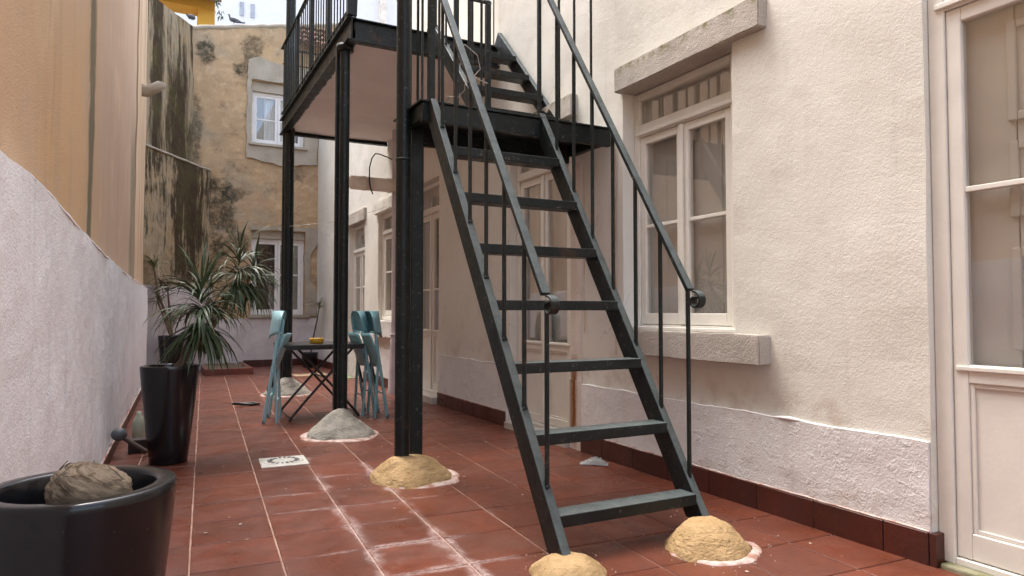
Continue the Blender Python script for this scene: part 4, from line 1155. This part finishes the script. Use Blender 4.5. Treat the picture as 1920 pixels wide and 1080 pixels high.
def crown(parent, c, axis, n, sc, spread=.12, counts=(.07, .17, .36, .40)):
    axis = Vector(axis).normalized(); q = Vector((0, 0, 1)).rotation_difference(axis)
    for gi, fr in enumerate(counts):
        for k in range(int(n * fr)):
            me = random.choice(LV[gi])
            h = spread * (1.0 - gi / 2.2) + random.uniform(-.03, .03)
            loc = Vector(c) + axis * h * sc
            s = sc * random.uniform(.72, 1.08)
            e = Euler((random.gauss(0, .15), random.gauss(0, .12), random.uniform(0, 6.283)))
            rq = q.slerp(Euler((0, 0, 0)).to_quaternion(), .5 + .16 * gi) @ e.to_quaternion()
            scl = (s, s * random.uniform(.9, 1.4), s)
            n_leaf[0] += 1
            if n_leaf[0] % 2 == 0:                   # every second leaf joins the inner mass
                mt = Matrix.LocRotScale(loc, rq, Vector(scl)); b = extra.setdefault(parent.name, MB())
                b.add([mt @ v.co for v in me.vertices], [tuple(p.vertices) for p in me.polygons], True); continue
            o = link('leaf', me, None, parent); o.location = loc
            o.rotation_mode = 'QUATERNION'; o.rotation_quaternion = rq; o.scale = scl
dr = tag(empty('dracaena', (0.10, 5.38, .6)), 'bushy dracaena with drooping strap leaves in the tall black planter', 'plant')
stem_curve(dr, [(0.03, .0, 0), (.09, .02, .1), (.17, .05, .22), (.19, .06, .36), (.19, .06, .48)], [.022, .021, .02, .018, .014], M['stem'])
stem_curve(dr, [(-.01, .02, 0), (.1, .06, .13), (.26, .16, .3), (.38, .26, .5), (.48, .3, .74)], [.02, .019, .018, .016, .014], M['stem'])
stem_curve(dr, [(.04, .04, 0), (.10, .1, .2), (.2, .2, .4), (.27, .26, .55)], [.016, .015, .013, .011], M['stem'])
crown(dr, (.20, .05, .43), (-.02, 0, 1), 250, .98, .2)
crown(dr, (.47, .3, .74), (.05, .05, 1), 160, .82, .2, (.06, .12, .34, .48))
crown(dr, (.58, .36, .70), (.12, .0, 1), 130, .76, .16, (.06, .12, .34, .48))
crown(dr, (.27, .26, .57), (.1, .1, 1), 30, .62, .14)
eo = extra['dracaena'].build('inner_leaves', M['leaf'], dr); eo['kind'] = 'stuff'
# thin plant in the far planter: joined crowns
def small_crown(parent, c, n, L, mat, w=.006, droop=1.6, a0=(.1, 1.3), name='crown'):
    m = MB()
    for k in range(n):
        me = []
        ang = random.uniform(*a0); rz = random.uniform(0, 6.283); p = Vector(c) + Vector((0, 0, random.uniform(-.06, .06))); LL = L * random.uniform(.7, 1.1); vs = []
        nn = 5
        for i in range(nn + 1):
            t = i / nn; ww = w * (1 - t ** 2) + .0004
            d = Vector((math.cos(ang) * math.cos(rz), math.cos(ang) * math.sin(rz), math.sin(ang))); s_ = Vector((-math.sin(rz), math.cos(rz), .3))
            vs += [p + s_ * ww, p - s_ * ww]; p = p + d * (LL / nn); ang -= droop / nn * random.uniform(.7, 1.2)
        m.add(vs, [(2 * i, 2 * i + 1, 2 * i + 3, 2 * i + 2) for i in range(nn)], True)
    m.build(name, mat, parent)
tp = tag(empty('thin_dracaena', (0.235, 12.15, .6)), 'spindly reddish dracaena with pale tuft in the far corner planter', 'plant')
for pts in ([(0, 0, 0), (-.06, 0, .35), (-.2, .0, .75), (-.26, .02, 1.15)], [(.02, 0, 0), (-.02, .03, .4), (-.06, .05, .8)], [(-.02, 0, .1), (-.12, -.05, .4), (-.2, -.05, .62)]):
    stem_curve(tp, pts, [.018] * (len(pts) - 1) + [.012], M['stem'])
small_crown(tp, (-.26, .02, 1.17), 60, .40, M['pale_leaf'])
small_crown(tp, (-.06, .05, .82), 44, .36, M['dry_leaf'], a0=(.2, 1.4), droop=1.2)
small_crown(tp, (-.2, -.05, .64), 44, .36, M['dry_leaf'], a0=(-.2, 1.2), droop=1.5)
small_crown(tp, (-.16, 0, .9), 40, .34, M['dry_leaf'], a0=(-.3, .9), droop=1.4)
# potted plant in the far right corner
pp = tag(empty('small_plant', (2.62, 13.3, 0)), 'small plant on a bare stalk in a black pot in the far right corner', 'plant')
stem_curve(pp, [(0, 0, .15), (.05, 0, .5), (.13, 0, .9), (.17, 0, 1.15)], [.014, .013, .012, .01], M['black'])
small_crown(pp, (.17, 0, 1.15), 46, .38, M['pale_leaf'], a0=(.3, 1.4), droop=1.5)
tag(MB().lathe([(0, 0), (.12, 0), (.15, .26), (.155, .28), (.14, .28), (.13, .2), (0, .19)], 24).build('small_pot', M['black'], None, loc=(2.62, 13.3, 0)), 'small black pot on the floor by the far skirting', 'pot')
# raised bed of tiles
pb = tag(empty('raised_bed', (1.1, 13.1, 0)), 'low red tiled raised bed filled with dry earth at the far end', 'planter')
m = MB(); m.box(-.36, .39, -.81, -.74, 0, .105); m.box(.32, .39, -.738, .8, 0, .105); m.box(-.36, -.29, -.738, .3, 0, .105)
m.build('kerb', m_tile('red kerb tile', (0.17, 0.045, 0.028), (0.13, 0.042, 0.028), False, False), pb, .006)
vs = []; k = 14
for i in range(k + 1):
    for j in range(k + 1):
        x, y = -.29 + .61 * i / k, -.738 + 1.53 * j / k; vs.append((x, y, .085 + .035 * fbm((x, y, 0), 6)))
MB().add(vs, [(i * (k + 1) + j, (i + 1) * (k + 1) + j, (i + 1) * (k + 1) + j + 1, i * (k + 1) + j + 1) for i in range(k) for j in range(k)], True).build('soil', M['soil'], pb)

# ------------------------------------------------------------------ folding table and chairs
tb = tag(empty('folding_table', (1.50, 7.12, 0)), 'black folding table with crossed legs between the stacked chairs', 'table')
MB().box(-.40, .37, -.36, .36, .708, .732).build('table_top', M['tabletop'], tb, .006)
m = MB()
for s in (-.345, .345): m.bar((-.39, s, .695), (.36, s, .695), .025, .024)
m.build('apron', M['black'], tb, .003)
for yy in (-.30, .30):
    for s, oy in ((1, 0), (-1, .028)):
        MB().tube([(-.34 * s, yy + oy, 0.0), (-.30 * s, yy + oy, .06), (-.18 * s, yy + oy, .20), (.26 * s, yy + oy, .685)], .0125, 8).build('leg', M['black'], tb)
for x_ in (-.33, .33): MB().tube([(x_, -.30, .03), (x_, .30, .03)], .008, 6).build('stretcher', M['black'], tb)
MB().tube([(0, -.32, .40), (0, .34, .40)], .008, 6).build('pivot_rod', M['black'], tb)
m = MB(); m.lathe([(0, 0), (.058, 0), (.066, .006), (.068, .05), (.066, .054), (.056, .054), (.054, .02), (0, .016)], 24)
tag(m.build('ashtray', M['yellow'], None, loc=(1.44, 6.98, .733)), 'round yellow ceramic ashtray on the black table', 'ashtray')

def make_chair(mat, mat2):
    """folded chair, standing on its feet; width along y, leans towards +x"""
    t = empty('folding_chair')
    W = .205
    for s in (-1, 1):
        MB().tube([(0.0, W * s, 0), (.05, W * s * .98, .35), (.105, W * s * .95, .70), (.135, W * s * .93, .98)], [.016, .016, .016, .014], 8).build('front_leg', mat, t)
        MB().tube([(.115, (W - .035) * s, 0), (.10, (W - .035) * s, .3), (.085, (W - .035) * s, .62), (.10, (W - .04) * s, .78)], .014, 8).build('rear_leg', mat, t)
        MB().tube([(0.0, W * s, 0), (.002, W * s, .035)], .0165, 8).build('foot', M['grey_plastic'], t)
    MB().tube([(.035, -W, .24), (.035, W, .24)], .009, 6).build('stretcher', mat, t)
    MB().tube([(.104, -W + .035, .2), (.104, W - .035, .2)], .008, 6).build('stretcher', mat2, t)
    # bowed shell back with rounded top
    def shell(z0, z1, w0, w1, bow, x0, x1, th, rt, cut=0.0):
        n, k = 14, 9; vs = []
        for side in (0, 1):
            for j in range(k + 1):
                v = j / k; z = z0 + (z1 - z0) * v
                for i in range(n + 1):
                    u = -1 + 2 * i / n
                    w = w0 + (w1 - w0) * v
                    if v > .55: w *= math.sqrt(max(0.05, 1 - ((v - .55) / .45) ** 2.2 * rt))
                    zz = z - cut * (1 - v) * (1 - abs(u)) 
                    x = x0 + (x1 - x0) * v + bow * (1 - u * u) * (1 if side == 0 else 1) + (th if side else 0)
                    vs.append((x, u * w, zz))
        st_ = (k + 1) * (n + 1); fs = []
        for s_ in (0, 1):
            for j in range(k):
                for i in range(n):
                    a = s_ * st_ + j * (n + 1) + i; fs.append((a, a + 1, a + n + 2, a + n + 1))
        for i in range(n):
            fs.append((i, i + 1, st_ + i + 1, st_ + i)); a = k * (n + 1) + i; fs.append((a, a + 1, st_ + a + 1, st_ + a))
        for j in range(k):
            for e in (0, n):
                a = j * (n + 1) + e; b = a + n + 1; fs.append((a, b, st_ + b, st_ + a))
        return MB().add(vs, fs, True)
    shell(.85, 1.06, .225, .205, -.105, .12, .155, .012, .85, .06).build('backrest', mat, t)
    shell(.50, .84, .17, .205, .045, .045, .17, .014, .25).build('seat', mat, t)
    MB().tube([(.118, -W * .95, .845), (.118, W * .95, .845)], .010, 6).build('crossbar', mat, t)
    for s in (-1, 1): MB().bar((.03, (W - .018) * s, .3), (.10, (W - .018) * s, .62), .006, .022).build('hinge_strap', M['black'], t)
    return t
c1 = make_chair(M['teal'], M['teal'])
tag(c1, 'light teal folding chair folded and leaning on the left table end', 'chair', 'teal folding chairs')
c1.location = (.965, 6.96, 0); c1.rotation_euler = (0, 0, R(-14))
c2 = make_chair(M['dark_teal'], M['dark_teal']); tag(c2, 'x', 'chair', 'teal folding chairs'); c2.location = (2.07, 6.80, 0); c2.rotation_euler = (0, 0, R(176))
c2['label'] = 'outer teal folding chair leaning on the right table end'
c3 = copy_tree(c2); c3.location = (1.99, 6.99, 0); c3.rotation_euler = (0, 0, R(179))
c3['label'] = 'inner teal folding chair squeezed between table end and outer chair'

# ------------------------------------------------------------------ small things on the floor
dc = tag(empty('drain_cover', (.815, 5.015, 0), -TA), 'square off white plastic drain grate set in the red tiles', 'drain cover')
MB().box(-.155, .155, -.155, .155, -.004, .006).build('plate', M['drain_white'], dc, .002)
m = MB(); m.lathe([(.135, .006), (.132, .0105), (.122, .0105), (.118, .0065)], 40).build('ring', M['drain_white'], dc)
m = MB(); m.lathe([(.113, .0062), (.110, .0115), (.0, .0125)], 40).build('lid', M['drain_white'], dc)
for k in range(18):
    a = 2 * math.pi * k / 18; c, s_ = math.cos(a), math.sin(a)
    m = MB(); p0, p1 = Vector((c * .078, s_ * .078, .0135)), Vector((c * .108, s_ * .108, .0128)); m.bar(p0, p1, .013, .003); m.build('slot', M['grey_plastic'], dc)
# mallet, box and bottle behind the tall planter
ml = tag(empty('mallet', (-.13, 5.72, 0)), 'grey ball headed mallet leaning at the foot of the white wall', 'mallet')
bm = bmesh.new(); bmesh.ops.create_uvsphere(bm, u_segments=24, v_segments=16, radius=.052)
for v in bm.verts: v.co.z *= .92
me = bpy.data.meshes.new('head'); bm.to_mesh(me); bm.free()
for p in me.polygons: p.use_smooth = True
o = link('head', me, M['grey_plastic'], ml, (-.085, .0, .165))
MB().tube([(-.05, -.01, .135), (.09, -.05, .03)], [.017, .02], 10).build('handle', m_simple('brown handle', (.09, .055, .04), .6, .3, .1, 20, 0), ml)
tag(MB().box(-.06, .07, -.05, .06, 0, .10).build('small_box', m_simple('dark brown box', (.05, .035, .03), .6, .3, .1, 20, 0), None, .006, loc=(-.10, 5.86, 0)), 'small dark brown box tucked behind the tall planter', 'box')
tag(MB().lathe([(0, 0), (.042, 0), (.045, .01), (.045, .17), (.03, .21), (.018, .225), (.018, .25), (0, .25)], 18).build('bottle', M['bottle'], None, loc=(-.10, 6.25, 0)), 'cloudy pale green plastic bottle behind the tall planter', 'bottle')
# flat dark strap and rag
m = MB(); pts = [(.80, 8.36, .008), (.86, 8.30, .016), (.93, 8.27, .012), (1.0, 8.25, .02), (1.06, 8.2, .01), (.98, 8.16, .012), (.9, 8.2, .018), (.85, 8.25, .02)]
m.tube(pts, .014, 6); tag(m.build('strap', M['black']), 'crumpled dark strap lying on the tiles left of the chairs', 'strap')
def cloth(name, loc, rx, ry, h, mat, label, cat, rz=0, seed=0):
    vs = []; k = 22
    for i in range(k + 1):
        for j in range(k + 1):
            u, v = -1 + 2 * i / k, -1 + 2 * j / k; e = max(0, 1 - (u * u + v * v) ** .9)
            vs.append((u * rx * (1 + .25 * fbm((u, v, seed), 1.5)), v * ry * (1 + .25 * fbm((v, u, seed + 3), 1.5)), .006 + h * e * (.5 + .9 * abs(fbm((u * 2, v * 2, seed), 2)))))
    o = MB().add(vs, [(i * (k + 1) + j, (i + 1) * (k + 1) + j, (i + 1) * (k + 1) + j + 1, i * (k + 1) + j + 1) for i in range(k) for j in range(k)], True).build(name, mat, None, loc=loc)
    o.rotation_euler = (0, 0, rz); return tag(o, label, cat)
cloth('rag', (2.70, 3.93, 0), .10, .045, .05, M['rag'], 'crumpled grey rag on the tiles by the right skirting', 'rag', R(-40))
cloth('green_cloth', (2.68, 10.95, 0), .14, .22, .07, M['green_bag'], 'pale green cloth bundle on the floor beyond the chairs', 'cloth', .3, 4)
tag(MB().box(-.28, .28, -.22, .22, .001, .012).build('floor_mat', M['mat'], None, .004, loc=(2.3, 11.6, 0)), 'small beige mat on the tiles at the far end', 'mat')
# clothes lines
for a, b, lab in (((1.515, 9.07, 2.15), (2.86, 9.05, 2.52), 'slack pale clothesline rising from far post to right wall'), ((1.515, 9.07, 2.38), (2.86, 11.9, 2.3), 'upper pale clothesline stretched level behind the posts')):
    a, b = Vector(a), Vector(b)
    tag(MB().tube([a.lerp(b, t / 12) - Vector((0, 0, .06 * math.sin(math.pi * t / 12))) for t in range(13)], .0035, 5).build('clothesline', M['cord']), lab, 'clothesline', 'clotheslines')
# flakes and dry bits scattered on the tiles
m = MB()
for i in range(150):
    for _ in range(20):
        x, y = random.uniform(-.1, 2.8), random.uniform(1.9, 9)
        if x > LX(y) + .1 and (i % 3 or x > 1.7): break
    r_ = random.uniform(.003, .010); a = random.uniform(0, 6.28); z = .0025
    k = random.randint(4, 6); pts = [(x + r_ * random.uniform(.5, 1.4) * math.cos(a + 6.283 * q / k), y + r_ * random.uniform(.4, 1.2) * math.sin(a + 6.283 * q / k), z + random.uniform(0, .003)) for q in range(k)]
    m.add(pts + [(x, y, z + .004)], [(q, (q + 1) % k, k) for q in range(k)])
for cx, cy, rr in ((1.45, 4.16, .27), (2.19, 2.32, .2), (1.495, 2.375, .17), (1.42, 5.88, .31)):
    for i in range(46):
        a = random.uniform(0, 6.28); q = rr * (1.0 + abs(random.gauss(0, .28))); x, y = cx + q * math.cos(a), cy + q * math.sin(a)
        r_ = random.uniform(.0015, .005); m.add([(x - r_, y - r_, .001), (x + r_, y - r_ * .6, .001), (x, y + r_, .001), (x, y, .002 + r_)], [(0, 1, 3), (1, 2, 3), (2, 0, 3)])
tag(m.build('floor_litter', M['chip']), kind='stuff')
